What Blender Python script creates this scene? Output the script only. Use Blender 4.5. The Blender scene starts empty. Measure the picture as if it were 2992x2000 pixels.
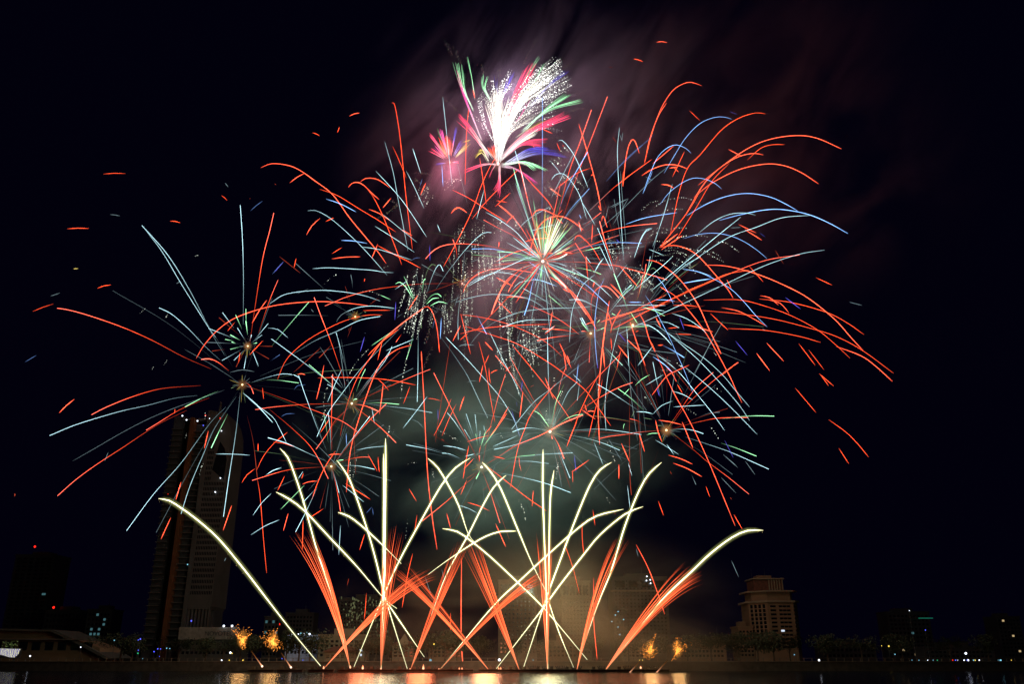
import bpy, math, random
from mathutils import Vector, Matrix, noise as mnoise
R = math.radians
rnd = random.Random(7)
sc = bpy.context.scene
# ------------------------------------------------------------------ camera, sky, exposure
PITCH, FPX, CAMH = R(20.4), 2508.0, 3.5
cam_d = bpy.data.cameras.new('camera'); cam = bpy.data.objects.new('camera', cam_d)
sc.collection.objects.link(cam); sc.camera = cam
cam.location = (0, 0, CAMH); cam.rotation_euler = (R(90) + PITCH, 0, 0)
cam_d.lens = 36 * FPX / 2992; cam_d.clip_start = .5; cam_d.clip_end = 9000
world = bpy.data.worlds.new("World"); sc.world = world; world.use_nodes = True
wn = world.node_tree.nodes; wl = world.node_tree.links
bg = wn['Background']
sky = wn.new('ShaderNodeTexSky'); sky.sky_type = 'NISHITA'; sky.sun_disc = False
sky.sun_elevation = R(-4); sky.sun_rotation = R(200)
# night: only a trace of the sunken sky, plus the dull blue of a city night
mixc = wn.new('ShaderNodeMix'); mixc.data_type = 'RGBA'; mixc.blend_type = 'ADD'
mixc.inputs[0].default_value = 1.0
mixs = wn.new('ShaderNodeMix'); mixs.data_type = 'RGBA'; mixs.blend_type = 'MULTIPLY'
mixs.inputs[0].default_value = 1.0
wl.new(sky.outputs[0], mixs.inputs[6]); mixs.inputs[7].default_value = (.02, .02, .03, 1)
wl.new(mixs.outputs[2], mixc.inputs[6]); mixc.inputs[7].default_value = (.006, .004, .034, 1)
wl.new(mixc.outputs[2], bg.inputs[0]); bg.inputs[1].default_value = .1
sc.view_settings.view_transform = 'Standard'; sc.view_settings.look = 'None'
sc.view_settings.gamma = 1; sc.view_settings.exposure = 0
cy = sc.cycles
cy.max_bounces = 6; cy.diffuse_bounces = 0; cy.glossy_bounces = 2; cy.transmission_bounces = 2
cy.volume_bounces = 0; cy.transparent_max_bounces = 80
cy.volume_step_rate = 1.0; cy.volume_max_steps = 96
cy.sample_clamp_indirect = 4; cy.use_denoising = True
sc.render.film_transparent = False

CP, SP = math.cos(PITCH), math.sin(PITCH)
def ray(x, y):
    u, v = (x - 1496) / FPX, (1000 - y) / FPX
    return Vector((u, CP - v * SP, SP + v * CP))
def P(x, y, Y):
    """the point at distance Y down the river whose direction is that of photo pixel x, y"""
    d = ray(x, y); return Vector((0, 0, CAMH)) + d * (Y / d.y)
def px(Y, y=1000):            # metres per photo pixel at that distance and height
    d = ray(1496, y); return (Y / d.y) / FPX
def gx(x, Y, y=1900): return P(x, y, Y).x
def gz(y, Y): return P(1496, y, Y).z

# ------------------------------------------------------------------ helpers
col = sc.collection
def empty(name, loc, rz=0):
    o = bpy.data.objects.new(name, None); col.objects.link(o); o.location = loc
    o.rotation_euler.z = rz; o.empty_display_size = .5; return o
def tag(o, label=None, cat=None, group=None, kind=None):
    if label: o['label'] = label
    if cat: o['category'] = cat
    if group: o['group'] = group
    if kind: o['kind'] = kind
    return o
def link(name, me, parent=None, loc=(0, 0, 0)):
    o = bpy.data.objects.new(name, me); col.objects.link(o); o.location = loc
    if parent: o.parent = parent
    return o
class MB:
    def __init__(s): s.v, s.f, s.c = [], [], []
    def box(s, x0, x1, y0, y1, z0, z1):
        n = len(s.v)
        s.v += [(x0,y0,z0),(x1,y0,z0),(x1,y1,z0),(x0,y1,z0),(x0,y0,z1),(x1,y0,z1),(x1,y1,z1),(x0,y1,z1)]
        s.f += [tuple(n+i for i in q) for q in ((0,3,2,1),(4,5,6,7),(0,1,5,4),(1,2,6,5),(2,3,7,6),(3,0,4,7))]
        return s
    def prism(s, pts, y0, y1):           # x-z outline, extruded along y
        n, k = len(s.v), len(pts)
        s.v += [(x, y0, z) for x, z in pts] + [(x, y1, z) for x, z in pts]
        s.f.append(tuple(range(n, n+k))); s.f.append(tuple(range(n+2*k-1, n+k-1, -1)))
        for i in range(k):
            j = (i+1) % k; s.f.append((n+i, n+k+i, n+k+j, n+j))
        return s
    def plan(s, pts, z0, z1):            # x-y outline, extruded upwards
        n, k = len(s.v), len(pts)
        s.v += [(x, y, z0) for x, y in pts] + [(x, y, z1) for x, y in pts]
        s.f.append(tuple(range(n+k-1, n-1, -1))); s.f.append(tuple(range(n+k, n+2*k)))
        for i in range(k):
            j = (i+1) % k; s.f.append((n+i, n+j, n+k+j, n+k+i))
        return s
    def hip(s, x0, x1, y0, y1, z0, z1, inset=.3):
        ix, iy = (x1-x0)*inset, (y1-y0)*.48; n = len(s.v)
        s.v += [(x0,y0,z0),(x1,y0,z0),(x1,y1,z0),(x0,y1,z0),(x0+ix,y0+iy,z1),(x1-ix,y0+iy,z1),(x1-ix,y1-iy,z1),(x0+ix,y1-iy,z1)]
        s.f += [tuple(n+i for i in q) for q in ((0,3,2,1),(4,5,6,7),(0,1,5,4),(1,2,6,5),(2,3,7,6),(3,0,4,7))]
        return s
    def tube(s, pts, rad, cols=None, sides=6, cap=True):
        """smooth tube through pts; rad and cols per point"""
        n0 = len(s.v); k = len(pts)
        for i, p in enumerate(pts):
            t = (pts[min(i+1, k-1)] - pts[max(i-1, 0)])
            t = t.normalized() if t.length > 1e-9 else Vector((0, 0, 1))
            a = t.cross(Vector((0, 1, 0))) if abs(t.y) < .95 else t.cross(Vector((1, 0, 0)))
            a.normalize(); b = t.cross(a)
            for j in range(sides):
                w = 2*math.pi*j/sides
                s.v.append(tuple(p + (a*math.cos(w) + b*math.sin(w))*rad[i]))
                if cols: s.c.append(cols[i])
        for i in range(k-1):
            for j in range(sides):
                q = (j+1) % sides
                s.f.append((n0+i*sides+j, n0+i*sides+q, n0+(i+1)*sides+q, n0+(i+1)*sides+j))
        if cap:
            s.f.append(tuple(n0+j for j in range(sides-1, -1, -1)))
            s.f.append(tuple(n0+(k-1)*sides+j for j in range(sides)))
        return s
    def bead(s, p, r, c=None):
        n = len(s.v)
        for d in ((1,0,0),(-1,0,0),(0,1,0),(0,-1,0),(0,0,1),(0,0,-1)):
            s.v.append((p[0]+d[0]*r, p[1]+d[1]*r, p[2]+d[2]*r))
            if c: s.c.append(c)
        s.f += [tuple(n+i for i in q) for q in ((0,2,4),(2,1,4),(1,3,4),(3,0,4),(2,0,5),(1,2,5),(3,1,5),(0,3,5))]
        return s
    def mesh(s, name, mat, smooth=False):
        me = bpy.data.meshes.new(name); me.from_pydata(s.v, [], s.f)
        if s.c:
            at = me.color_attributes.new('glow', 'FLOAT_COLOR', 'POINT')
            at.data.foreach_set('color', [x for c in s.c for x in (c[0], c[1], c[2], 1)])
        if mat: me.materials.append(mat)
        if smooth: me.polygons.foreach_set('use_smooth', [True]*len(me.polygons))
        me.update(); return me
    def build(s, name, mat, parent=None, loc=(0, 0, 0), smooth=False):
        return link(name, s.mesh(name, mat, smooth), parent, loc)

def mat_new(name):
    m = bpy.data.materials.new(name); m.use_nodes = True; return m, m.node_tree.nodes, m.node_tree.links
def mat_surface(name, base, rough=.8, var=.25, scale=.6, metal=0, spec=.3, bump=0.0):
    m, n, l = mat_new(name); b = n['Principled BSDF']
    tc = n.new('ShaderNodeTexCoord'); no = n.new('ShaderNodeTexNoise'); no.inputs['Scale'].default_value = scale
    no.inputs['Detail'].default_value = 5; cr = n.new('ShaderNodeValToRGB')
    cr.color_ramp.elements[0].position = .3; cr.color_ramp.elements[1].position = .7
    cr.color_ramp.elements[0].color = (*[c*(1-var) for c in base], 1)
    cr.color_ramp.elements[1].color = (*[min(1, c*(1+var)) for c in base], 1)
    l.new(tc.outputs['Object'], no.inputs['Vector']); l.new(no.outputs[0], cr.inputs[0])
    l.new(cr.outputs[0], b.inputs['Base Color']); b.inputs['Roughness'].default_value = rough
    b.inputs['Metallic'].default_value = metal; b.inputs['Specular IOR Level'].default_value = spec
    if bump:
        bp = n.new('ShaderNodeBump'); bp.inputs['Strength'].default_value = bump
        l.new(no.outputs[0], bp.inputs['Height']); l.new(bp.outputs[0], b.inputs['Normal'])
    return m
def mat_emit(name, colr, st, sample='NONE'):
    m, n, l = mat_new(name); n.remove(n['Principled BSDF'])
    e = n.new('ShaderNodeEmission'); e.inputs[0].default_value = (*colr, 1); e.inputs[1].default_value = st
    l.new(e.outputs[0], n['Material Output'].inputs[0]); m.cycles.emission_sampling = sample; return m
# burning stars: each point of a trail carries its own heat
def mat_sparks():
    m, n, l = mat_new('burning_star'); n.remove(n['Principled BSDF'])
    a = n.new('ShaderNodeAttribute'); a.attribute_name = 'glow'
    e = n.new('ShaderNodeEmission'); l.new(a.outputs['Color'], e.inputs[0]); e.inputs[1].default_value = 1
    l.new(e.outputs[0], n['Material Output'].inputs[0]); m.cycles.emission_sampling = 'NONE'; return m
# bloom round a star, built as a glowing shell: it adds light and hides nothing; brightest through the middle
def mat_sheath(name='glow_shell', power=2.2):
    m, n, l = mat_new(name); n.remove(n['Principled BSDF'])
    a = n.new('ShaderNodeAttribute'); a.attribute_name = 'glow'
    lw = n.new('ShaderNodeLayerWeight'); lw.inputs['Blend'].default_value = .5
    one = n.new('ShaderNodeMath'); one.operation = 'SUBTRACT'; one.inputs[0].default_value = 1
    l.new(lw.outputs['Facing'], one.inputs[1])
    pw = n.new('ShaderNodeMath'); pw.operation = 'POWER'; l.new(one.outputs[0], pw.inputs[0]); pw.inputs[1].default_value = power
    geo = n.new('ShaderNodeNewGeometry'); fr = n.new('ShaderNodeMath'); fr.operation = 'SUBTRACT'; fr.inputs[0].default_value = 1
    l.new(geo.outputs['Backfacing'], fr.inputs[1])
    ml = n.new('ShaderNodeMath'); ml.operation = 'MULTIPLY'; l.new(pw.outputs[0], ml.inputs[0]); l.new(fr.outputs[0], ml.inputs[1])
    e = n.new('ShaderNodeEmission'); l.new(a.outputs['Color'], e.inputs[0]); l.new(ml.outputs[0], e.inputs[1])
    t = n.new('ShaderNodeBsdfTransparent'); ad = n.new('ShaderNodeAddShader')
    l.new(e.outputs[0], ad.inputs[0]); l.new(t.outputs[0], ad.inputs[1]); l.new(ad.outputs[0], n['Material Output'].inputs[0])
    m.cycles.emission_sampling = 'NONE'; return m
SPARK, SHEATH, HALO, SOFT = mat_sparks(), mat_sheath(), mat_sheath('soft_glow', 6), mat_sheath('comet_bloom', 4)
def lamp(name, loc, power, colr, rad, parent=None):
    d = bpy.data.lights.new(name, 'POINT'); d.energy = power; d.color = colr; d.shadow_soft_size = rad
    o = bpy.data.objects.new(name, d); col.objects.link(o)
    if parent: o.parent = parent
    o.location = loc
    return o
# ------------------------------------------------------------------ star trails read off the photograph
# "@ ox oy s" sets the frame of the numbers that follow: photo pixel = (ox + x/s, oy + y/s).
# Each trail: a colour letter (capital bright, small faint; + thick) and its points along the flight.
TRAILS = """
@ 0 500 1.96
R 592,17 655,12 718,14; R 385,331 447,327 508,329; c 630,249 660,252 687,257; R 558,672 595,658 635,653; c 290,717 343,699
R 188,805 245,781 305,762; R 1210,1135 1050,1065 870,970 700,895 520,832 400,798 328,786; b 143,1095 207,1057
b 1434,228 1470,196 1503,172; c 1289,68 1307,91; R 1268,140 1285,152 1300,168; R 974,287 1003,288 1032,296
C 1290,1060 1215,935 1090,690 960,480 813,312; C 1240,960 1190,890 1040,650 930,465 840,345; C 1393,880 1394,600 1388,380 1376,196
R 1430,990 1465,750 1505,500 1545,340 1568,240; R 1480,930 1530,780 1560,700 1592,625; b 1560,592 1590,555 1623,520
R+ 1444,871 1485,800 1527,741; R 1695,502 1685,552; C 1262,1085 1175,1005 1080,905 985,822 912,784
R+ 1124,1073 1175,990 1260,900 1370,832 1568,772 1790,749 1960,755 2107,771; R+ 1310,1145 1250,1097 1200,1077 1155,1080
c 1316,1155 1385,1140 1455,1150; C 1545,760 1640,705 1820,684 1960,692 2080,713 2178,745; c 1700,702 1765,678
G 1555,1005 1620,925 1700,830 1770,750; c 1595,827 1740,826 1880,829; r 1600,490 1720,585; c 1694,530 1850,670 1900,710
C 1535,900 1590,908 1648,955
C 1340,900 1275,812; G 1385,905 1350,825; G 1410,900 1408,790; G+ 1418,940 1408,860; C 1400,965 1360,900; G+ 1375,970 1320,940
G+ 1350,988 1328,980; G+ 1375,1008 1320,1022; C 1340,960 1195,902; c 1380,990 1180,982; r 1290,1022 1215,1032; r 1370,940 1255,840
C 1460,965 1535,875; C 1440,985 1500,940; R 1430,1053 1505,973; R 1303,917 1345,867; r 1440,1020 1540,1077; r 1460,1003 1560,1005
C 1445,1030 1480,1120; C 1415,1030 1398,1132; C 1340,1085 1400,1025; C 1380,1025 1272,1086; R 1375,1040 1366,1100; r 1405,1020 1352,1123
G 1340,975 1290,965; C+ 1430,975 1440,940; G+ 1448,990 1470,985
R+ 1405,1210 1435,1235 1452,1277; R 1503,1243 1510,1307; C 1440,1212 1540,1180 1620,1163 1685,1170 1715,1187; G 1527,1198 1600,1200 1710,1215
R 1150,1230 960,1243 850,1265 720,1308 600,1358 525,1397; C 1130,1287 1000,1303 850,1342 700,1375 560,1415 420,1460 284,1517
R 1200,1300 1080,1345 1000,1385 920,1435 837,1486; G 1250,1262 1160,1300 1060,1352; R+ 425,1309 380,1345 340,1386
R 1002,1365 1000,1390; C+ 1392,1273 1470,1340 1560,1441; g 1325,1245 1350,1235
c 1010,645 1030,635; d 1115,490 1135,482; d 800,817 835,785; d 940,848 962,822; d 870,1140 882,1118; d 937,1115 960,1080
@ 0 0 1
R 546,1200 459,1243 357,1310 286,1356 224,1401 168,1450
C 725,1165 750,1185 796,1219 816,1252 838,1297; C 722,1160 745,1180 797,1235; R 1020,1181 903,1182 801,1190 746,1198
R 720,1130 750,1139 801,1156 878,1185 962,1217 1005,1235 1047,1265; R 786,1196 850,1250 903,1301 935,1350 959,1400
R 1010,1125 967,1000 940,930 918,870; R 811,1110 830,1063 857,1029 907,989 979,950 1032,930 1079,921 1117,921
C 857,1035 921,996 986,968 1050,937 1111,925; C 1018,1165 916,1082 793,991; c 1000,1377 928,1303 852,1235
R+ 994,1276 1005,1217 1026,1148 1051,1092 1082,1046 1120,994 1181,941 1236,902
R+ 1012,1440 1015,1400 1020,1344 1031,1286 1051,1217 1071,1158 1092,1102 1117,1056 1158,1023 1202,1009
R 1075,1040 1115,1000 1164,963; R 1038,1176 1094,1150 1158,1121 1209,1099 1257,1080
C 926,1277 959,1207 1005,1143 1051,1082 1107,1023 1145,985 1185,942; c 1010,1150 1003,1090 990,1003 981,973
C 1040,1182 1081,1182 1158,1191 1200,1196 1263,1207; C 1222,970 1221,1090 1219,1175; R+ 1231,1027 1239,1178 1249,1378 1262,1506 1277,1607
R 801,1296 840,1264; R 750,1375 770,1334 801,1296 840,1264; R 938,1366 878,1370 826,1378 737,1405
R 980,1319 949,1367 925,1420 912,1460; C 1187,1301 1246,1312 1292,1325; C 1177,1253 1209,1212 1248,1160
C 1278,973 1300,1002 1333,1048 1366,1099 1394,1158 1425,1222; C 1302,986 1350,1035 1400,1090 1455,1153 1480,1189 1501,1225 1519,1275
B 1391,918 1421,976; C 1430,970 1475,1063 1501,1112 1524,1166; R 1357,953 1436,979 1514,1007 1603,1060 1650,1094 1706,1137 1745,1188 1785,1246
C 1755,1024 1700,1064 1608,1138 1557,1179 1495,1255; G 1615,1255 1659,1222 1690,1213 1703,1212
R+ 1422,1357 1455,1337 1506,1304 1570,1277 1608,1258 1646,1237 1703,1214; R 1618,1245 1654,1204 1700,1153 1740,1110 1812,1036
R 1625,1120 1557,1204 1532,1258 1511,1320 1491,1427; C 1625,1262 1739,1255 1803,1260 1874,1271; R 1656,1306 1676,1255 1693,1209 1720,1150 1752,1090
R+ 1780,880 1768,964 1757,1050 1749,1150 1748,1217 1752,1300; r 1845,1048 1840,1178 1839,1280 1841,1400 1845,1448
B 1885,863 1912,903 1935,946 1955,985 1978,1036 2000,1085 2025,1150; C 1913,947 1955,977 2006,1021 2050,1062 2100,1115 2160,1185 2190,1230
C 1918,950 1989,1000 2058,1048 2110,1095 2150,1143 2190,1190; C 1918,1035 1982,1087 2033,1148 2084,1212 2117,1259
C 2002,1074 2058,1120 2109,1166 2150,1206 2212,1270; R+ 1889,760 1922,767 1968,800 2004,838 2040,892 2070,958 2106,1035
R+ 1930,839 1973,866 2014,910 2055,963 2086,1014 2132,1100 2150,1140 2168,1178; R+ 1917,1034 1966,1143 2007,1217 2045,1293 2079,1370 2110,1445 2148,1538
r 1855,990 1880,1060 1903,1125 1929,1209; R 1720,1277 1734,1217 1752,1153 1760,1110; R 1965,1255 2007,1242 2058,1230 2096,1223 2150,1221 2186,1221
G 2110,1225 2170,1218 2212,1216 2262,1217; R 1963,1267 2000,1295 2033,1321 2064,1348 2128,1396 2188,1445; G 2107,1296 2150,1310 2210,1334
C 2003,1278 2058,1296 2109,1313 2150,1329 2246,1372; R 2421,1227 2472,1264 2507,1299 2538,1337; R 2451,1311 2480,1356
C 660,1190 612,1240 530,1353 449,1445 370,1552; C 690,1160 628,1251 597,1322 556,1419 529,1503; C 702,1150 689,1266 668,1404 653,1511
R+ 762,490 795,478 845,484 880,500 918,527 971,568 1021,636 1068,693 1104,736 1128,770
C 1192,734 1175,643 1161,571 1148,500 1124,413; R 1205,729 1196,654 1186,571 1170,410 1160,340 1152,303 1145,301
R 1147,427 1160,455 1175,490 1187,520; C 1187,500 1207,539 1239,609; C 1205,434 1217,469 1229,504
R 1296,779 1318,739 1357,664 1386,600 1407,541 1432,487 1450,458; R 1379,640 1420,590 1468,541 1518,492
C 1274,845 1318,782 1371,718 1411,682 1436,680; C 1349,850 1341,900 1338,940 1339,993
R 1345,920 1407,928 1479,946 1550,975 1604,1007 1643,1043; R 1345,976 1407,961 1496,952 1604,948
R+ 1580,765 1530,781 1478,829 1453,871 1436,918; R+ 1573,770 1542,784 1517,804 1497,831 1485,853
R+ 1353,855 1361,836 1379,814 1407,796 1443,787 1486,786 1550,796 1579,802; C 1364,836 1389,818 1443,798 1479,798 1514,807 1539,818
C 1580,749 1542,754 1501,771 1450,794 1406,815 1366,838; R+ 1583,755 1548,706 1528,673 1501,637 1474,612 1458,600
R 1576,743 1566,688 1554,630 1546,600 1532,544 1515,470; C 1580,740 1560,650 1545,600 1528,520 1505,440; B 1583,730 1584,600 1585,470 1585,285
G 1560,690 1548,651 1532,600 1513,544 1500,490; R 1600,720 1628,640 1661,508 1695,415 1728,321; R 1603,725 1643,640 1682,526 1730,400 1775,282
R+ 1691,362 1714,437 1743,544 1757,616; R+ 1752,647 1768,706 1787,763 1797,804; B 1610,710 1654,631 1677,600 1722,551
R 1597,765 1654,765 1715,768 1766,773 1807,778 1870,795 1949,818; B+ 1578,775 1557,824 1546,876 1532,921
R 1657,729 1695,710 1746,686 1797,670 1850,660 1920,653; C 1746,667 1768,722 1797,804 1817,855 1834,906; C 1739,802 1705,831 1685,871 1670,918 1664,1000
R 1780,960 1900,905 2020,850 2121,805 2234,762 2337,745; R 1790,962 1950,880 2080,820 2130,800 2188,790; C 1800,980 1960,905 2120,830 2234,777 2336,743 2409,731
R 2076,917 2127,965; R 2324,1135 2355,1172 2384,1206; R 2394,1093 2436,1129; R 2397,1095 2421,1128; R+ 1918,350 1935,310 1965,265 1995,245 2020,240 2050,250
R 1882,479 1902,400 1918,350; R+ 1918,123 1933,121 1949,124; R 1852,172 1864,174 1879,180; r 1778,195 1791,197; R+ 1021,339 1036,332 1050,330
R 913,388 924,391 934,397; R 992,371 986,387; C 1810,372 1804,450 1812,600 1822,760; c 1813,500 1820,600 1830,720; R 1900,469 1807,537 1746,594 1711,630
r 1700,640 1655,680 1640,690; c 1960,480 1900,530 1820,610 1740,680
@ 750 1000 3.92
R+ 770,267 740,430 685,657; R 860,1240 858,800 870,373; C 812,688 890,500 975,313; R+ 468,373 510,363 555,376; b 430,545 470,500 558,490
C 800,1240 700,1000 560,620 480,385; R 1275,155 1330,90; R+ 1450,475 1430,650 1405,828; R 1385,425 1450,480 1510,555
R 1050,760 900,900 800,1060 680,1230; R+ 1120,712 1250,735 1395,795; R 1110,730 1280,865 1450,1010 1595,1153
R 700,412 1000,407 1350,418 1600,450 1825,494; C 1150,650 1300,440 1480,200 1550,50; C 1130,640 1260,470 1400,280 1530,100
G 1140,570 1190,430 1245,310; G+ 1100,690 1115,660 1145,653; G 1260,702 1420,697 1630,715; G 1000,610 880,510 750,390 600,260
C 810,485 900,540 1000,620; C 980,530 855,393; C+ 780,1360 600,1280 350,1165 130,1098; R 440,1205 300,1160 190,1148
R+ 825,1300 870,1287 970,1287; R 950,1385 1050,1345 1200,1320 1290,1322; R 1275,1288 1330,1390 1380,1480; R 1390,1318 1395,1420 1405,1490
C 970,1418 1150,1420 1350,1460; C 105,1528 180,1475 280,1440; C 475,1568 530,1485; G+ 890,1390 930,1360 990,1352; B 1025,1047 1030,1190
C 1145,1240 1300,1210 1495,1193; c 1760,880 1850,920 1920,1000; R 1755,510 1715,620 1680,708; C 1320,757 1348,933
C 920,1360 1000,1230 1160,1030 1295,853; R 905,1370 1115,1105 1300,890 1485,708; R 835,880 730,1040; G 820,1160 800,1000 770,830
C 850,1250 840,1000 820,815; b 160,217 265,145; b 285,855 340,825 437,822; R 535,1505 515,1568; r 18,1165 15,1240; r 720,182 850,40; r 425,347 600,190 730,70
d 1285,80 1190,175 1110,280 1040,420 1020,490; d 1750,60 1700,260 1670,430 1650,660; d 830,512 785,560 770,700 768,750; d 815,757 770,810 740,930
d 1855,1380 1780,1385 1720,1415; d 1070,1150 1070,1300 1068,1568; d 1525,930 1515,1050; d 1590,985 1550,1070
@ 1200 1000 3.92
V 1155,780 1200,930 1250,1090; R 780,1380 650,1110 480,790 265,355; R 465,650 380,850 265,1078; R 522,710 440,880 360,1075
r 455,0 400,350 340,750 300,1000 285,1152; R 320,0 330,120; R 780,0 850,270 900,560 965,925; R+ 850,0 940,95; R 897,145 850,255; R+ 828,262 785,462
R 897,297 900,400 915,475; R 915,362 950,335 995,322; R 820,1400 880,1100 950,830 1010,600 1085,370
R 970,155 1150,370 1300,600 1450,780; R 1570,960 1450,740 1280,430 1140,175; R 1160,30 1400,320 1560,520 1700,700 1845,915; R+ 1285,575 1250,865
R+ 1540,408 1635,655; C 1595,880 1578,450 1567,-60; R+ 1705,18 1750,110 1840,300; R+ 1750,100 1783,320; R 1600,1000 1640,850 1720,450 1780,290
G 1610,930 1660,700 1720,560; G+ 1585,975 1480,830 1400,785; C 1620,970 1700,800 1800,580 1910,455; C+ 1550,1015 1380,985 1250,1000 1168,1032
C+ 943,1200 1220,1075; C+ 953,1232 1200,1178 1455,1080; C 730,1105 635,822; C 768,1100 737,832; C 845,1020 838,957; C+ 788,1175 795,1022
C+ 722,1175 617,1005; C 640,1120 500,910 420,813; G 770,1190 745,1055; G+ 805,1190 865,1005; G 830,1200 985,990; C+ 635,1243 500,1205 372,1190
C+ 730,1285 622,1312; R+ 788,1380 785,1305; G 1000,1380 1200,1320 1420,1295; C 1160,1340 1500,1290 1855,1272; C 970,1385 1300,1365 1580,1395
C 600,1350 450,1285 360,1275; G+ 800,1465 750,1568; R 605,1460 725,1335; R 665,1190 630,1380 600,1568; R 650,1145 780,1100 910,1070
R+ 910,1080 980,990 1100,820; R+ 980,990 1120,745; R 850,1060 925,965; R 780,1290 800,1190; R 945,1310 1080,1340; R 1240,1300 1245,1400 1265,1480
R+ 1610,1045 1680,1150 1755,1335; R+ 1610,1060 1622,1110; C 1640,1120 1720,1300 1825,1560; R+ 1788,1200 1840,1060 1900,920
V 1280,440 1265,570; V 1875,1300 1893,1490; V 310,770 315,900; v 1210,680 1220,740; c 640,468 700,445 770,450; c 550,50 610,28 723,38
R+ 615,622 585,700 560,787; R 195,648 260,652 345,675; b 970,1410 910,1568; B 1920,250 1897,460; C 1860,370 1955,465; C 1945,380 1908,670
r 1415,493 1368,518; r 350,1112 385,1135; r 640,1568 800,1460; R 1085,337 1148,278; c 1640,110 1410,90 1310,110
c 1340,810 1480,920; c 900,1100 980,1060 1040,1040; d 1560,755 1530,950; d 300,1000 450,1080 610,1170; d 1015,1020 1050,1115; d 1645,390 1635,530
d 1705,1345 1690,1410 1675,1500; d 235,1480 270,1560; d 1740,560 1680,740 1640,900; g 1720,560 1760,480
@ 1650 1000 3.92
V 345,0 360,150 380,300; R 440,70 460,300; C 575,0 500,350 470,600 460,800 475,1020; c 720,0 740,300 760,600 800,900 835,1130
G+ 445,45 660,265; R+ 613,40 725,185; R 640,95 595,320; C 840,275 1005,55; B+ 1010,170 1120,240 1235,350; B+ 1120,38 1230,95 1365,178
c 600,0 850,80 1215,222; c 1050,100 1300,340; R 1730,0 1795,140; c 1320,700 1370,600 1500,350 1675,0
R+ 1425,265 1250,345 1160,400 1000,610; R 1180,990 1350,740 1500,530 1700,350; R 1190,1000 1400,720 1650,490 1850,330 1990,235
R 1165,300 1220,340 1280,458; R 1290,487 1350,590; r 530,0 540,80; R+ 745,0 865,108; R 990,0 1040,105; R+ 200,780 350,885; R 230,715 250,790
R+ 260,800 300,790 345,797; R 775,465 600,530 380,650 200,770 0,900; C 375,485 550,590 850,790; G 805,502 880,430 975,375; G 610,535 750,640 910,790
G 740,535 675,607; C 928,497 1130,375; C 1010,230 1055,450 1100,640; C+ 820,800 920,803 1010,825; C 1013,825 1110,730 1233,678
C 1247,745 1400,735 1603,724; C 1230,563 1350,600 1470,665; c 1540,860 1640,820 1775,805; R 750,882 820,900 880,930; R+ 1075,897 1200,915 1345,950
R+ 1040,897 1070,1030 1113,1145; R+ 1345,917 1400,1050 1468,1215; R 1140,1015 900,1030 700,1060 500,1085 393,1110
C+ 1215,1005 1350,998 1480,1015 1587,1052; C 1035,1122 1150,1190 1305,1290; C 1167,1172 1250,1290; C 335,1148 440,1410; c 505,1115 570,1230
C 0,1060 250,1105 450,1165 630,1242; V 110,1300 130,1495; V 1833,1130 1930,1325; c 1815,1290 1960,1415; R+ 280,1352 80,1493; R 88,1465 93,1610
R+ 650,1163 740,1370; R+ 850,1040 915,1258; R+ 620,1405 620,1570; C 727,1385 770,1533; R+ 1188,1298 1330,1340 1463,1402
R+ 1243,1390 1400,1450 1570,1545; r 1207,1480 1225,1520; G 672,1000 675,960 690,935; G 940,1065 1000,1048 1085,1048; g 1060,960 1105,960 1140,990
g 900,870 1000,888; g 765,865 800,790; V 1055,530 1085,620; c 740,480 800,570; c 315,1238 360,1255; c 0,1400 60,1560
d 905,610 960,680 1025,765; d 1270,180 1300,260 1390,300 1450,380; d 1665,520 1740,540 1805,575; d 1655,970 1700,1020 1770,1120; d 1040,230 1090,325 1140,318 1190,330
d 460,1100 520,1230 590,1400; d 1340,750 1430,780 1510,840; d 410,470 370,600; d 470,95 560,95 620,130; d 1700,100 1735,160
@ 1500 1200 1.96
R 455,570 468,660; R 393,640 395,740 405,835; R 290,757 340,900 378,1050; R+ 460,958 460,1200 480,1430; R+ 703,770 770,900 820,1030 867,1170
R 830,520 860,602; R 1263,598 1310,680; R 1103,437 1125,497; r 1242,500 1250,510; R 115,460 107,550; C 653,430 668,560; c 1248,860 1290,955
c 1190,385 1275,475; c 1020,368 1045,425; c 1327,290 1385,370; c 1202,253 1285,328; c 703,790 715,840; c 230,940 245,980; c 545,165 620,290
r 578,588 585,596; d 525,480 555,540; c 120,1055 130,1120
@ 800 1200 1.96
R 530,1047 525,1130 518,1200; R 795,823 765,950 735,1130; R+ 1075,850 1073,1150 1075,1350 1090,1540; R 1012,1162 1012,1280; R 520,710 492,800
R+ 82,592 55,690; R 820,600 805,710; R 775,450 817,522; R+ 990,590 1012,675; R+ 1270,650 1328,782; r 430,963 420,1005; R 1110,528 1180,550 1235,577
C 1057,543 1120,565 1165,590; C 382,660 372,830; C 0,640 32,628; c 960,910 985,990; c 1270,312 1235,400; R 333,330 350,400 370,500 382,580
C 340,350 355,400 373,472; C 395,430 515,525; R 410,420 552,510; C 250,440 180,590 125,697; G 40,567 175,430; R 283,565 185,630; R 168,630 163,800
R+ 250,405 200,410 165,423; R 1185,345 1080,440 980,530 850,635; R+ 1195,350 1240,470 1295,645; R 1220,320 1310,390 1450,500 1562,577
C 1240,350 1400,380 1560,420 1700,472; R 1485,460 1480,550; d 1400,510 1425,560 1445,640; d 1635,285 1625,330 1615,400; d 665,70 650,160; d 905,335 920,390
b 530,590 560,555; b 565,560 570,600; d 765,620 755,750; C 240,450 165,530; R 1105,400 1070,485; c 865,950 910,1085
@ 0 1200 1.96
G+ 1305,20 1260,110 1210,215; R+ 1193,118 1170,218; C 1235,250 1330,251 1430,257; R+ 1037,412 1007,512; R+ 978,616 922,738; R+ 1327,546 1278,688
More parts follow.
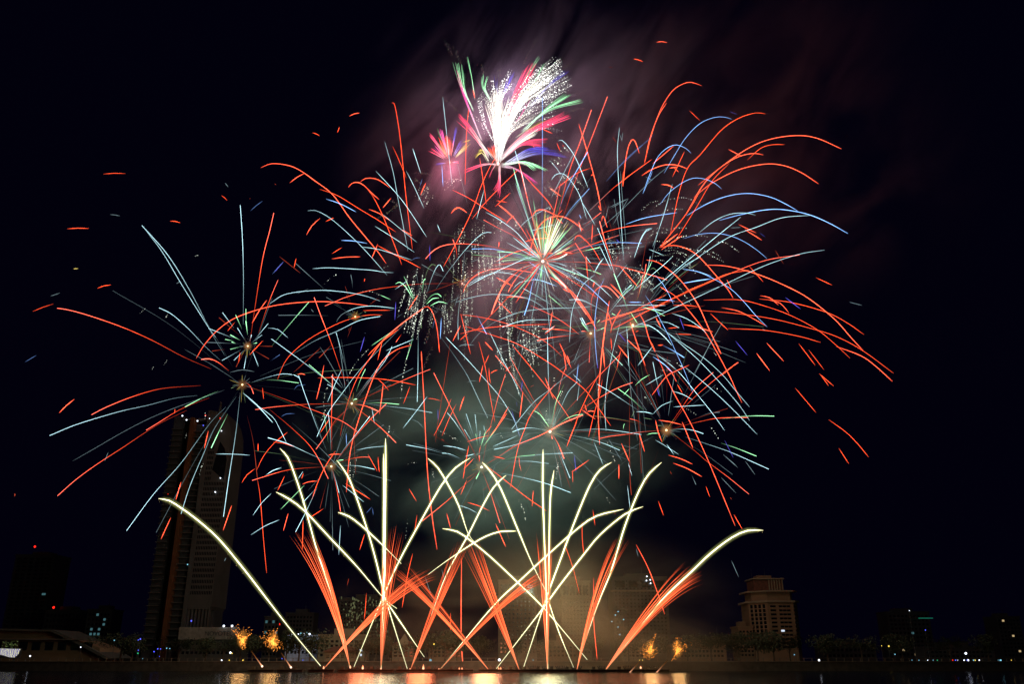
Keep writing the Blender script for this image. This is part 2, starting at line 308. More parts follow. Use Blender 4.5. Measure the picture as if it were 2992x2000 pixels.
r 1415,30 1450,180 1475,400; R 1475,400 1490,500 1510,750 1527,934; R 1460,335 1415,370 1385,415; C 1553,477 1500,530 1448,602
C+ 1600,628 1520,662 1437,714; C 1612,330 1565,345 1522,372; c 620,240 600,290; r 85,477 82,495; R 1478,190 1478,235; R 1630,377 1590,460
c 1295,845 1285,865; d 1070,130 1062,160; d 1165,290 1140,380; d 1180,5 1172,50
@ 800 500 2.8
R+ 130,97 190,50 252,18; R+ 610,133 640,100 690,92 740,120 790,170 860,232; R 740,120 800,190 880,340 950,510 1000,640 1047,768
R+ 705,92 750,60 820,60 880,85 948,137; R 375,148 520,200 700,310 850,400 1000,500; B+ 428,228 550,270 672,334
C 928,855 820,730 700,600 540,450 430,365 340,323 278,325; R+ 377,387 310,450 267,523; R 490,383 425,412; R+ 958,222 893,300; R+ 778,313 860,345 945,402
R+ 1045,480 1130,527; R+ 850,598 802,714; R 475,677 555,627; R+ 475,719 580,705 708,702; B+ 552,567 650,572 762,592; C 980,832 900,828 800,812 650,802 450,792 320,799
C 1130,730 1000,685 850,640 712,620; C 1150,665 1000,560 828,452; C 1173,585 1020,460 890,353; C 835,0 1000,180 1100,310 1250,540
R 850,610 1000,690 1100,740 1200,795; b 1215,62 1195,125; R+ 1243,98 1200,195; R+ 1450,348 1480,310 1520,300 1578,340; C+ 1338,437 1362,500
V 1275,605 1278,735; V 998,1070 990,1220; V 742,1358 707,1480; V 80,742 0,832; R+ 1243,718 1290,665 1360,620 1460,598 1600,598 1760,615 1960,658
R 1465,560 1490,630 1500,710; C+ 1253,998 1290,880 1330,790 1360,767 1385,820; C 992,968 1095,898
G+ 1140,1050 1080,950 1030,910 995,925; G 1150,1050 1110,960 1065,862; G+ 1215,1000 1225,900 1240,885; g 1225,960 1250,830 1290,765 1325,775
G+ 1235,1088 1290,1020 1340,1005 1370,1030; G+ 1250,1090 1300,1045 1350,1040; G+ 1280,1105 1350,1070 1420,1085; d 1420,1085 1470,1140 1490,1190
d 1370,1060 1450,1050 1530,1075 1600,1130; g 1207,1160 1205,1230 1207,1285; R+ 1180,1015 1102,1137; R+ 1528,1265 1465,1392
G 870,1015 957,1053; d 655,1000 740,985 800,990 870,1015; R 1450,920 1200,925 1000,945 800,975 600,1030 418,1105; C 987,1123 800,1105 680,1120 590,1155
c 650,1125 550,1180 510,1240; R 730,1143 840,1140 950,1140; R+ 1222,1123 1255,1110 1290,1140 1320,1220 1340,1320 1355,1480
G 955,1323 800,1430; C 1143,1378 920,1470; G 1143,1340 1120,1430 1085,1540; R 888,1390 850,1550; R 1045,1335 1000,1400; R+ 1207,1478 1210,1568
c 630,850 640,900 645,960; d 520,845 480,865 410,930; d 950,778 890,790; R 183,717 165,790; R 745,880 740,905; B+ 1370,1205 1362,1375
C 1487,1075 1600,1040 1750,1012 1900,1015 2060,1040 2150,1080 2250,1150; B+ 1655,1170 1740,1335; R 1523,1385 1585,1330; c 305,1130 325,1155
R+ 1777,1170 1830,1050 1880,930 1960,840; C 1408,1360 1500,1460; c 1510,1440 1560,1420 1640,1425; g 740,1150 755,1160; b 1130,730 1160,712 1200,710
R 770,1510 890,1390 1020,1295; c 1210,765 1340,840 1390,860; b 1300,1290 1310,1240 1325,1220
C 510,1325 545,1450 570,1568; r 370,1530 500,1395; g 1435,700 1445,745; c 1610,745 1680,720
@ 1300 500 2.8
R+ 420,872 557,943; R+ 428,1060 547,1172; R+ 497,1030 580,1030 655,1040; B 780,730 600,690 400,640 220,638; G 780,725 650,690 540,665 430,660
G 700,730 560,728 460,737; B+ 1898,340 1650,380 1480,435; R+ 1700,-60 1870,-205; c 1500,225 1430,255 1340,300; B 1620,185 1700,0; R 1460,0 1453,125
R+ 1255,283 1278,325; c 1340,280 1300,450; c 1500,225 1375,440; C 1550,710 1600,560 1650,480 1695,470; C 1860,105 1790,360 1700,620
R 1860,50 1960,-160; R+ 1765,625 1905,512; R+ 1770,645 1940,528; C 1670,640 1790,690; R+ 1795,110 1835,120 1865,135; c 1640,45 1690,75
R 1155,700 1160,850; R 1150,1260 1195,1240 1220,1245; C 1220,832 1260,760 1300,715; R 210,1500 130,1170; R+ 330,1400 390,1468
c 120,1430 170,1422 238,1427; c 200,1430 270,1340 350,1275 420,1230 600,1150; C 470,1278 620,1230 780,1218 1100,1228; C 1020,1055 1120,1055 1250,1120 1400,1200
C 420,1230 600,1160 800,1130 1050,1120 1220,1108; c 760,1273 800,1275 850,1290
R+ 820,1335 900,1268; C+ 815,1325 895,1270; R+ 878,1150 862,1275; R+ 940,1412 980,1500 1020,1590; R+ 1000,1510 1020,1568; c 1120,1395 1050,1568
R 800,1293 950,1300 1090,1325; R 1100,1340 1000,1260 880,1185 700,1100; R 757,1390 900,1360 1060,1345; c 680,1480 900,1400 1150,1340; R 1190,1345 1180,1568
C+ 1180,1320 1140,1260 1105,1205; R+ 1240,1300 1180,1180 1110,1080 1050,1000 940,920 860,868; C 840,1238 840,1568; R 1100,520 1200,620 1280,750
@ 1450 600 4.9
R+ 470,720 520,520 600,320 720,200 870,155 1000,180 1120,250 1250,355; R+ 520,150 560,90 630,62 720,80 870,150; R 870,150 950,65; R+ 950,260 860,180
R+ 415,520 550,485 790,468; R+ 440,705 600,700 850,685; R+ 900,675 1000,675 1095,690; C 740,810 880,830 1000,870; G 1080,890 1250,910 1400,950 1500,990
B 730,840 900,920 1100,1030 1300,1150 1450,1290 1610,1440; C 1080,900 1250,1010 1430,1120 1660,1330; R+ 720,860 850,1000 1000,1160 1100,1300 1200,1430 1290,1560
W+ 700,850 800,970 900,1080 1000,1180; G+ 700,870 800,990 860,1060; R+ 640,820 670,775 710,775 740,830 755,880; B+ 460,810 600,900 725,970
B 1060,670 1250,610 1500,560 1700,535 1850,535 2080,545; G+ 1100,688 1250,655 1480,605; C+ 1480,580 1560,750 1650,930; R+ 1380,275 1365,535
R 1225,465 1190,435 1140,450 1120,510; R+ 1510,230 1520,165 1540,165 1570,260 1590,320; R 1285,735 1300,900 1325,1220; C 390,1195 700,1370 950,1550
G 750,1293 900,1420 1080,1568; C 240,1200 330,1110 500,1075 650,1080 870,1160; B+ 500,1050 620,1075 875,1163; C 1045,1358 1180,1355 1400,1440 1620,1550
R 650,760 450,590 250,440 0,310 -180,210; C+ 640,750 480,610 300,400 150,280 0,180 -150,100; c 700,210 800,290 1000,480 1200,700 1420,1000 1600,1240
C 490,370 700,310 850,275; C 300,350 500,170 790,10; C 1180,240 1210,380; R+ 1180,240 1225,375; B 1190,130 1215,190; c 1200,290 1450,175; R 1250,300 1500,105
R 1130,540 1300,800 1480,1040; R+ 1385,1175 1400,1120 1415,1105; g 1500,1080 1545,1035; R 1020,630 850,720 720,770; R 0,810 250,680 520,610
C+ 1540,760 1470,850 1405,970; R+ 1640,1130 1850,1345; G 1940,1140 1700,1430; C 50,660 40,890; R+ 40,520 35,600; R 680,340 820,580; R+ 960,1200 1050,1245
W 720,790 900,760 1010,700; C 0,800 150,700; G+ 250,780 90,800; V 1720,490 1760,530; R+ 140,275 190,200 255,150
@ 1700 750 4.9
R+ 150,900 130,700 170,520 270,430 350,430 430,480 530,590; R+ 405,395 620,610; B 325,310 250,480 210,700 185,950 190,1200 220,1560; R+ 540,130 660,270 800,430
R+ 395,640 370,780 330,1040 300,1250 265,1568; R+ 370,780 430,1000; R+ 415,1095 430,1000 500,860 560,760; R 415,1160 430,1340; R+ 300,1320 325,1568
R+ 820,810 900,960 960,1170 1050,1370; R+ 690,930 760,1150 830,1350 910,1568; R+ 650,1190 835,1362; R+ 518,1273 665,1455; R 555,1350 540,1420 510,1540
R+ 1060,875 1130,1010; R 1235,1030 1380,1015; R+ 1455,973 1650,1015 1873,1080; R 1090,1272 1150,1272; G+ 280,1075 450,1045 650,1010 950,1000
C+ 800,965 950,985 1080,1060 1200,1170 1290,1275; C 900,950 1080,932 1230,945 1390,1020; G+ 695,795 800,965; C 470,712 700,695 1000,698 1200,703
B+ 670,655 850,655; B+ 1040,622 1200,622 1330,637; B+ 1450,180 1640,210 1850,280; B+ 1460,383 1650,345 1845,320; B 1050,265 1150,380 1230,510 1310,680
C 1290,815 1500,890 1700,1020 1780,1100; C 850,730 1000,760 1190,787; G+ 870,720 1050,780 1190,855; B+ 1160,1272 1330,1360 1465,1447; B+ 1020,1435 1250,1600
R 1310,700 1500,700 1660,718; R+ 120,960 175,930; R+ 0,1070 40,1070 75,1090; R 770,1080 815,1063; C 555,925 470,1250 400,1568; C 1300,0 1160,130 750,480
g 1660,100 1450,240 1250,410; G 1000,80 900,300 780,650; C 980,0 940,200 830,600; C 1700,0 1410,180 1050,580; C 710,405 590,520 400,760; C 730,435 560,600 240,1000
G 880,260 730,500; G+ 460,250 560,500 660,780; C 640,1000 655,1200 670,1568; C 1010,1290 800,1560; c 200,1120 700,1300 1340,1390; c 250,1200 480,1530
C 310,1280 480,1450 580,1560; G 180,1080 320,1020; R 0,720 100,870 210,1050; R+ 1125,435 1240,510; V 1400,870 1465,1050; c 1340,1075 1420,1210
V 520,1090 640,1230; R 290,930 620,840 920,690 1215,545; r 330,960 700,850 1270,660; R+ 270,940 500,860 860,760 1190,680; R 880,400 920,110; R 800,610 880,260
g 980,190 1020,165 1070,200 1110,260; C 60,0 130,100 ; R 1340,1110 1580,1120; r 1060,660 1480,640; G+ 435,818 525,865; g 780,440 940,430
G+ 0,950 110,1090; C+ 0,880 110,1080; G 210,960 250,915; C 1180,780 960,740; R 1480,500 1960,310; C 185,235 240,110 310,20; r 370,420 520,0; C 650,110 480,330
d 540,120 480,210; d 620,400 640,500 760,540; d 1130,270 1180,320 1230,350; d 1300,380 1400,450 1500,590; d 840,720 900,640; d 550,1420 430,1320
@ 1800 300 1.96
R 500,1132 700,1130 850,1165 1000,1220 1150,1300 1260,1390 1340,1465; R 820,1125 1000,1145 1200,1200 1320,1260 1420,1330
R 480,1190 700,1210 900,1240 1100,1290 1260,1340 1410,1420 1590,1552; R 640,1295 850,1305 1050,1340 1173,1375
R+ 510,930 640,938 800,980 960,1045 1100,1120 1250,1240 1340,1340 1415,1422; R+ 605,1175 700,1195 780,1235 858,1280
R+ 825,1107 880,1118 930,1160; R+ 870,1130 940,1150 990,1205; R+ 1262,1398 1400,1450 1480,1505 1583,1598; R+ 862,1377 960,1482; R+ 805,1437 880,1537
R 1047,1382 1140,1505; R 1103,1417 1190,1530; R 540,1208 640,1303; R+ 390,1273 460,1285 553,1313; R 1145,1003 1237,1046; R 763,938 843,1027
r 910,845 960,925; R+ 702,698 803,747; R+ 738,727 835,788; R 635,1015 660,1065; c 1335,1143 1408,1162; V 970,1117 1057,1183; V 683,1365 752,1448
R+ 165,345 190,220 240,80 290,0; R 310,760 360,520 410,375 480,300 600,160 700,90 800,58 855,64; B 275,405 330,310 400,200 480,120 560,85 620,82 665,95
B 153,522 190,420 240,310 300,255 350,242 400,262 430,290; R+ 40,480 55,330 75,240 97,210 115,235 133,290; R 0,480 100,400 205,325; b 0,385 100,290 220,180
R+ 148,417 220,375 290,355 350,358 412,380; R+ 305,375 350,367; R 330,370 358,397; R+ 258,469 300,472 330,490; R 420,45 480,102
R+ 470,473 600,370 750,265 880,210 1030,188 1150,203 1292,265; R+ 445,543 550,460 700,385 850,352 960,360 1060,400 1160,465
R+ 400,640 500,470 600,370 700,310 790,290 845,300; R 250,830 400,640 480,510; R 330,810 460,600 550,450 650,345; R 750,330 830,260 900,240 965,240
R+ 643,267 720,307; B 250,587 300,520 370,465 440,433 510,438 570,465 605,495; B+ 403,648 520,580 640,535 760,520 880,540 970,580 1040,620
B+ 590,675 700,645 850,615 960,613 1100,640 1220,690 1328,750; C 385,950 500,865 650,770 800,715 950,660 1120,645; C 470,750 560,680 650,640 740,632 800,645
B 383,780 470,755 570,748 660,765 740,800 820,855 865,895; C 103,890 140,790 170,740 205,722; c 200,930 230,780 290,580 325,467
C 200,1080 380,930 560,780 715,655; R+ 250,830 330,818 400,835 460,870 520,930 580,1000 640,1070 670,1120; R+ 255,825 353,750
B 385,955 470,970 560,1010 660,1070 740,1150 800,1220 865,1285; B+ 388,1033 540,1010; R 600,1568 697,1487; v 650,50 695,68; c 655,718 715,715; v 820,745 855,770
b 170,425 210,445; c 20,180 35,220; c 838,1298 855,1305; c 440,1568 530,1400 613,1253; R 240,1390 270,1388
d 140,640 190,575 250,565; d 185,640 260,570 380,543 460,570 500,600; d 240,660 300,612 390,612; d 180,760 250,715 310,735; d 250,750 320,720 410,718
d 160,800 220,750 300,745; d 200,870 300,790 450,760 560,775; d 160,830 200,795 300,800; d 220,850 330,830 480,850 620,915; d 540,800 620,800 710,860
d 250,850 350,850 450,900; d 200,880 320,880 430,950; d 330,1030 380,1080 430,1160; d 200,905 300,910 400,965; d 480,845 560,860 600,890; d 280,870 380,870 460,990
@ 1200 80 2.8
C 340,1300 320,1120 290,830 262,570; B+ 265,1305 255,1125; C 82,1195 18,990; c 465,1450 400,1190 372,1065; R 445,1290 455,900 475,650
R 620,1450 600,1300 565,1070; R+ 510,510 525,580; r 1650,892 1685,945; c 1727,935 1735,855; C+ 1205,930 1240,925 1300,990 1360,1090 1450,1310; R 1195,945 1222,1010
C 1150,1250 1180,1210 1230,1195 1290,1230 1380,1370 1440,1568; C 1140,1090 1200,1160 1230,1210; C 1350,1000 1150,1395; B+ 1447,1020 1300,1280 1210,1500
c 1463,1318 1260,1568; R 1475,1150 1350,1200 1180,1330; R 910,1180 1000,1290 1120,1420 1170,1500; R+ 1135,1312 1230,1382; R 1538,1457 1560,1500
R+ 1475,1215 1485,1205 1497,1215; R 815,1355 690,1468; R 700,1418 790,1432; R+ 720,1455 780,1500 840,1560; R 340,1330 480,1400 650,1510 800,1600
R 1960,1160 1890,1215; R 1910,1115 1955,940; b 1960,910 1780,1060 1600,1260; C 960,1540 900,1350 850,1190; C 1395,1420 1510,1620
R+ 330,1525 365,1485 410,1480 460,1515; R 960,900 1015,990; R 1075,830 1160,868; R 1245,965 1250,975; C 600,1330 540,1568; y 490,920 430,940
a 270,100 340,220; a 345,150 410,290; a 1045,65 985,180 920,300; a 230,540 390,690; a 575,290 600,380; a 735,310 725,400; a 1260,240 1180,310; a 1345,265 1250,330
a 1515,497 1400,520 1310,560; a 1465,662 1340,675 1240,715; a 1270,910 1200,900 1120,905; a 0,1200 80,1190 180,1210; a 1080,1220 1180,1330; v 1115,122 1119,122; r 543,306 546,308
a 90,1280 30,1240; c 1780,1400 1640,1480; d 1960,1440 1900,1480 1880,1530
@ 0 0 1
a 1120,580 1160,600 1100,640; a 1310,850 1270,920 1240,1010; a 1410,820 1425,950 1420,1010; a 1415,1150 1425,1280; a 1265,1010 1230,1090
d 1030,1400 1045,1330; y 215,786 228,785; r 730,580 731,581; r 803,537 806,540; r 43,1443 45,1450
"""
# ------------------------------------------------------------------ curtains of crackling glitter:
# name of the place, then strings as (x, y of the top, length, sideways run) in photo pixels
GLITTER = [
 ('left of the gold-cored burst, slanting down', [(1214,797,120,-30,9),(1235,790,210,-35,8),(1210,860,130,-22,7)]),
 ('beside the orange burst core, falling straight', [(1348,720,300,-14,8),(1374,840,150,-4,6),(1390,680,200,-3,5)]),
 ('brightest, thick and white in the middle', [(1424,740,75,12,10),(1436,736,120,18,12),(1418,730,110,4,8)]),
 ('under the green palm burst, short and dense', [(1290,885,70,-2,6),(1306,895,75,2,8)]),
 ('beside the green palm burst, thin', [(1262,895,70,-14,4)]),
 ('tall and thin under the bright middle one', [(1476,860,130,6,8),(1495,900,150,4,6),(1464,860,90,4,5)]),
 ('dropping beneath the white starburst, low', [(1540,915,140,4,8),(1560,930,110,12,6)]),
 ('lowest, spreading in two loose tails', [(1468,1000,100,22,8),(1490,1025,115,22,6)]),
 ('thick tail low under the bright burst', [(1540,985,75,18,9),(1552,1000,110,14,6)]),
 ('slanting away right of the white starburst', [(1655,755,90,34,7),(1668,748,100,30,5)]),
 ('loose cloud above two gold-cored bursts', [(1790,690,60,20,9),(1815,720,45,8,8),(1780,720,40,20,5)]),
 ('white comet tail slanting down right', [(1850,780,80,48,12),(1862,790,70,42,8)]),
 ('small, left of the top burst', [(1240,535,45,-22,8),(1255,560,45,-16,6)]),
 ('small, under the little red burst', [(1335,520,22,-32,8),(1320,540,18,-20,5)]),
 ('right of the top burst, sweeping over', [(1650,505,35,32,8),(1670,520,40,30,7),(1600,530,45,25,6)]),
 ('faint, above the bright middle one', [(1400,650,70,2,6),(1350,640,70,-2,4),(1450,620,80,8,5)]),
 ('faint, high over the white starburst', [(1515,640,30,14,6),(1570,590,45,2,3),(1598,600,40,0,3)]),
 ('faint, beneath the top burst tail', [(1620,460,25,28,7),(1640,430,18,25,5)]),
]
# ------------------------------------------------------------------ water, far bank, ground
def water():
    m, n, l = mat_new('river_water'); b = n['Principled BSDF']
    b.inputs['Base Color'].default_value = (.006, .010, .010, 1); b.inputs['Roughness'].default_value = .10; b.inputs['IOR'].default_value = 1.33
    tc = n.new('ShaderNodeTexCoord'); mp = n.new('ShaderNodeMapping'); mp.inputs['Scale'].default_value = (.35, 1.0, 1)
    l.new(tc.outputs['Object'], mp.inputs[0])
    a = n.new('ShaderNodeTexNoise'); a.inputs['Scale'].default_value = .55; a.inputs['Detail'].default_value = 6; a.inputs['Roughness'].default_value = .6
    w = n.new('ShaderNodeTexNoise'); w.inputs['Scale'].default_value = .06; w.inputs['Detail'].default_value = 3
    l.new(mp.outputs[0], a.inputs[0]); l.new(mp.outputs[0], w.inputs[0])
    ad = n.new('ShaderNodeMath'); ad.operation = 'MULTIPLY_ADD'; l.new(w.outputs[0], ad.inputs[0]); ad.inputs[1].default_value = 2.5; l.new(a.outputs[0], ad.inputs[2])
    bp = n.new('ShaderNodeBump'); bp.inputs['Strength'].default_value = .8; bp.inputs['Distance'].default_value = .45
    l.new(ad.outputs[0], bp.inputs['Height']); l.new(bp.outputs[0], b.inputs['Normal']); return m
BANK = 338; YC = 300
mb = MB(); n = 60
mb.v = [(-900+i*30, y, 0) for i in range(n+1) for y in (-60, 60, 130, 190, 250, 300, BANK)]
mb.f = [(i*7+j, (i+1)*7+j, (i+1)*7+j+1, i*7+j+1) for i in range(n) for j in range(6)]
tag(mb.build('river', water()), kind='structure')
GROUND = mat_surface('paving', (.10, .09, .08), .9, .3, .05)
PZ = 3.1
mb = MB(); mb.v = [(-4000, BANK+1.2, PZ), (4000, BANK+1.2, PZ), (4000, 7000, PZ), (-4000, 7000, PZ)]; mb.f = [(0, 1, 2, 3)]
tag(mb.build('ground', GROUND), kind='structure')
STONE = mat_surface('embankment_stone', (.065, .06, .055), .9, .35, .5, bump=.3)
CONC = mat_surface('pale_concrete', (.16, .14, .12), .85, .2, .3)
mb = MB(); mb.box(-900, 900, BANK, BANK+1.2, -1, PZ)
w_ = tag(empty('embankment_wall', (0, 0, 0)), 'long grey river wall along the far bank behind the pontoons', 'river wall')
mb.build('wall', STONE, w_)
mb = MB(); mb.box(-900, 900, BANK-.25, BANK+1.5, PZ, PZ+.25); mb.build('coping', CONC, w_)
mb = MB()
for i in range(-240, 241): mb.box(i*3-.12, i*3+.12, BANK+.5, BANK+.74, PZ+.25, PZ+1.25)
mb.box(-720, 720, BANK+.55, BANK+.69, PZ+1.25, PZ+1.37); mb.build('balustrade', CONC, w_)

# ------------------------------------------------------------------ materials of the city
GLASS = mat_surface('dark_window', (.012, .014, .018), .12, .2, 1, spec=.6)
CREAM = mat_surface('cream_render', (.28, .22, .15), .85, .15, .15)
TAN = mat_surface('tan_render', (.24, .15, .09), .85, .15, .12)
GREY = mat_surface('grey_cladding', (.10, .095, .085), .7, .15, .1)
DARK = mat_surface('dark_cladding', (.07, .07, .075), .5, .2, .1)
REDT = mat_surface('red_roof_tiles', (.15, .06, .04), .8, .3, .8)
WHITE = mat_surface('white_render', (.55, .55, .56), .8, .12, .2)
FIN = mat_surface('orange_lit_fin', (.17, .07, .03), .5, .15, .2)  # orange light on the fin is put into its colour
LITW = mat_emit('lit_window', (.75, .85, 1), .9); LITY = mat_emit('lit_window_warm', (1, .72, .35), .5); LITC = mat_emit('lit_window_cyan', (.3, .8, .9), .14)
LAMPW = mat_emit('white_lamp', (.8, .88, 1), 3.2); LAMPR = mat_emit('red_beacon', (1, .02, .01), 1.8); LAMPB = mat_emit('blue_lamp', (.1, .12, 1), 1.8)
LAMPC = mat_emit('cyan_lamp', (.25, .7, .9), 1.2); LAMPG = mat_emit('green_lamp', (.05, .9, .35), .9); LAMPY = mat_emit('yellow_lamp', (1, .7, .1), 1.5)
def ball(name, loc, r, mat, parent=None):
    mb = MB(); mb.tube([Vector((0, 0, a*r)) for a in (-1, -.7, 0, .7, 1)], [b*r for b in (.05, .7, 1, .7, .05)], None, 8)
    return mb.build(name, mat, parent, loc, True)
def windows(root, rects, y, mat=GLASS, lit=()):
    """rects: x0,x1,z0,z1 in the thing's own frame on a face at y (facing -y); the first hundred are parts, the rest one mass"""
    meshes = {}; rest = MB(); k = 0
    for i, (x0, x1, z0, z1) in enumerate(rects):
        w, h = round(x1-x0, 2), round(z1-z0, 2)
        if k < 100:
            key = (w, h, lit.get(i) if lit else None)
            if key not in meshes:
                m = MB(); m.box(-w/2, w/2, -.05, .3, -h/2, h/2); meshes[key] = m.mesh('window', lit[i] if lit and i in lit else mat)
            link('window', meshes[key], root, ((x0+x1)/2, y, (z0+z1)/2)); k += 1
        else: rest.box(x0, x1, y-.05, y+.3, z0, z1)
    if rest.v: tag(rest.build('window', mat, root), kind='stuff')
def grid(x0, x1, z0, z1, nx, nz, fw=.6, fh=.55):
    cw, ch = (x1-x0)/nx, (z1-z0)/nz
    return [(x0+(i+.5-fw/2)*cw, x0+(i+.5+fw/2)*cw, z0+(j+.5-fh/2)*ch, z0+(j+.5+fh/2)*ch) for j in range(nz) for i in range(nx)]
def building(label, x0, x1, ytop, Y, mat, floors, bays, depth=18, name='apartment_building', cat='building', group=None, roof='flat', lit=(), beacon=None, extra=None, band=True, fw=.6, fh=.5):
    X0, X1 = gx(x0, Y, (ytop+1920)/2), gx(x1, Y, (ytop+1920)/2); H = gz(ytop, Y) - PZ
    cx, w = (X0+X1)/2, X1-X0
    root = tag(empty(name, (cx, Y, PZ)), label, cat, group)
    mb = MB().box(-w/2, w/2, 0, depth, -.5, H); mb.build('wall', mat, root)
    rects = grid(-w/2+w*.03, w/2-w*.03, H*.06+1.2, H-1.0, bays, floors, fw, fh)
    windows(root, rects, -.02, GLASS, dict(lit) if lit else {})
    if band:
        mb = MB()
        for j in range(1, floors): z = H*.06+1.2 + (H-1.0-H*.06-1.2)*j/floors; mb.box(-w/2-.12, w/2+.12, -.18, .05, z-.15, z+.15)
        mb.build('floor_band', mat, root)
    if roof == 'flat':
        MB().box(-w/2-.4, w/2+.4, -.4, depth+.4, H, H+.9).build('parapet', mat, root)
        MB().box(-w*.22, w*.2, depth*.3, depth*.8, H+.9, H+3.4).build('roof_house', mat, root)
        MB().tube([Vector((w*.1, depth*.5, H+3.4)), Vector((w*.1, depth*.5, H+8))], [.12, .05], None, 5).build('mast', DARK, root)
    elif roof == 'hip':
        MB().hip(-w/2-.8, w/2+.8, -.8, depth+.8, H, H+w*.16, .25).build('roof', REDT, root)
    if beacon: ball('beacon_lamp', (beacon[0]*w, 1, H+beacon[1]), beacon[3], beacon[2], root)
    return root, w, H
# ---- left to right along the far bank
building('dark tall block furthest left with one red beacon, a faint white and cyan window light', 18, 134, 1625, 640, DARK, 24, 6, 24, lit={89: LITC, 113: LITC}, beacon=(-.08, 6.5, LAMPR, .8), group='dim blocks in the background')
building('low dark blue-grey block beside the dark tall block, red lamp on its roof edge', 122, 226, 1788, 600, DARK, 8, 9, 16, beacon=(-.32, 2.5, LAMPR, .8), group='dim blocks in the background')
r_, w, H = building('dark narrow block between low blue block and tower with cyan lit windows', 246, 318, 1786, 560, DARK, 9, 6, 16, group='dim blocks in the background', lit={50: LITC, 46: LITC, 40: LITC, 31: LITC, 25: LITC, 26: LITC, 20: LITC, 27: LITC, 14: LITC, 33: LITC})
# stepped exhibition hall with a long sloping roof
r_ = tag(empty('exhibition_hall', (gx(130, 400), 400, PZ)), 'low dark hall at far left with a long roof sloping down towards the tower', 'hall')
X = lambda x: gx(x, 400)-gx(130, 400); Z = lambda y: gz(y, 400)-PZ
MB().prism([(X(-120), -.5), (X(300), -.5), (X(290), Z(1895)), (X(190), Z(1862)), (X(150), Z(1842)), (X(-120), Z(1836))], 0, 22).build('wall', TAN, r_)
MB().prism([(X(-125), Z(1836)), (X(150), Z(1842)), (X(205), Z(1864)), (X(330), Z(1925)), (X(322), Z(1929)), (X(200), Z(1870)), (X(148), Z(1848)), (X(-125), Z(1842))], -2.5, 23).build('roof', GREY, r_)
for i in range(9): MB().box(X(-60+i*38), X(-60+i*38)+3.6, -.1, .2, Z(1902), Z(1878)).build('window', GLASS, r_)
MB().box(X(-100), X(270), -3.2, -.2, Z(1872), Z(1869)).build('canopy', CONC, r_)
# video screen under the hall roof, glowing with a yellow and violet swirl
m, n, l = mat_new('screen_picture'); n.remove(n['Principled BSDF'])
tc = n.new('ShaderNodeTexCoord'); wv = n.new('ShaderNodeTexWave'); wv.inputs['Scale'].default_value = .55; wv.inputs['Distortion'].default_value = 9; wv.inputs['Detail'].default_value = 3
cr = n.new('ShaderNodeValToRGB'); els = cr.color_ramp.elements
els[0].color = (.02, .01, .25, 1); els[1].position = .9; els[1].color = (1, 1, .55, 1)
e_ = els.new(.35); e_.color = (.12, .06, .8, 1); e_ = els.new(.55); e_.color = (.06, .12, .05, 1); e_ = els.new(.72); e_.color = (.65, .6, .2, 1)
e = n.new('ShaderNodeEmission'); e.inputs[1].default_value = .95
l.new(tc.outputs['Object'], wv.inputs[0]); l.new(wv.outputs[0], cr.inputs[0]); l.new(cr.outputs[0], e.inputs[0]); l.new(e.outputs[0], n['Material Output'].inputs[0])
vs = tag(empty('video_screen', P(22, 1908, 372)), 'glowing video screen with yellow and violet swirls at far left edge of the bank', 'screen')
vs.location.z = PZ; s = px(372, 1900); zc = gz(1909, 372)-PZ
MB().prism([(-30*s, zc+11.5*s), (-30*s, zc-4*s), (-12*s, zc-7*s), (8*s, zc-12.5*s), (22*s, zc-13*s), (31*s, zc-4*s), (35*s, zc+10*s)], 0, .3).build('display', m, vs)
MB().box(-31*s, 36*s, .32, 1.2, zc-14*s, zc+12.5*s).build('frame', DARK, vs)
for q in (-20*s, 20*s): MB().box(q-.2, q+.2, .4, .9, -.1, zc-13*s).build('leg', DARK, vs)
vs2 = MB(); rr = random.Random(3)
for i in range(46): vs2.bead((rr.uniform(-28, 18)*s, 0, zc+rr.uniform(16, 33)*s*(1 if i % 3 else .8)), s*rr.uniform(.6, 1.1))
g_ = tag(empty('light_string', (vs.location.x, 374, PZ)), 'tangle of little green-yellow lights above the glowing screen', 'lights')
vs2.build('bulb', mat_emit('fairy_bulb', (.35, .5, .15), .5), g_); MB().box(-28*s, 19*s, .1, .25, zc+15*s, zc+15.4*s).build('cable', DARK, g_)
for q in (-24*s, 16*s): MB().box(q-.1, q+.1, .1, .3, 0, zc+34*s).build('pole', DARK, g_)

# ---- the leaning-looking hotel tower, built upright
YT = 500; zr = 1560
tX = lambda x, y=1600: gx(x, YT, y)
c0 = tX(545); tw = tag(empty('hotel_tower', (c0, YT, PZ)), 'very tall hotel tower on the left, gridded right face, balconied left wing, small roof lamps', 'tower')
A = lambda x: tX(x)-c0
HT = gz(1228, YT)-PZ; HR = gz(1205, YT)-PZ; HE = gz(1258, YT)-PZ
h0 = gz(1775, YT)-PZ
MB().box(A(448), A(483), 4, 24, -.5, gz(1212, YT)-PZ).build('left_wing', DARK, tw)
MB().box(A(483), A(511), 7, 26, -.5, HT).build('recess_wall', GLASS, tw)
MB().box(A(511), A(522), -2.4, 6, -.5, HT+1).build('orange_lit_fin', FIN, tw)
MB().box(A(522), A(558), 3, 26, -.5, HT-2).build('balcony_wall', DARK, tw)
MB().box(A(558), A(570), -.4, 26, -.5, HR+1).build('edge_pier', GREY, tw)
MB().prism([(A(570), h0), (A(637), h0), (A(637), HE-6), (A(634), HE), (A(625), HE+6), (A(612), HE+11), (A(596), HR), (A(570), HR+1)], 0, 26).build('grid_wall', GREY, tw)
MB().prism([(A(592), HE-24), (A(630), HE-30), (A(632), HE-18), (A(622), HE-11), (A(606), HE-7)], -.12, .5).build('roof_opening', GLASS, tw)
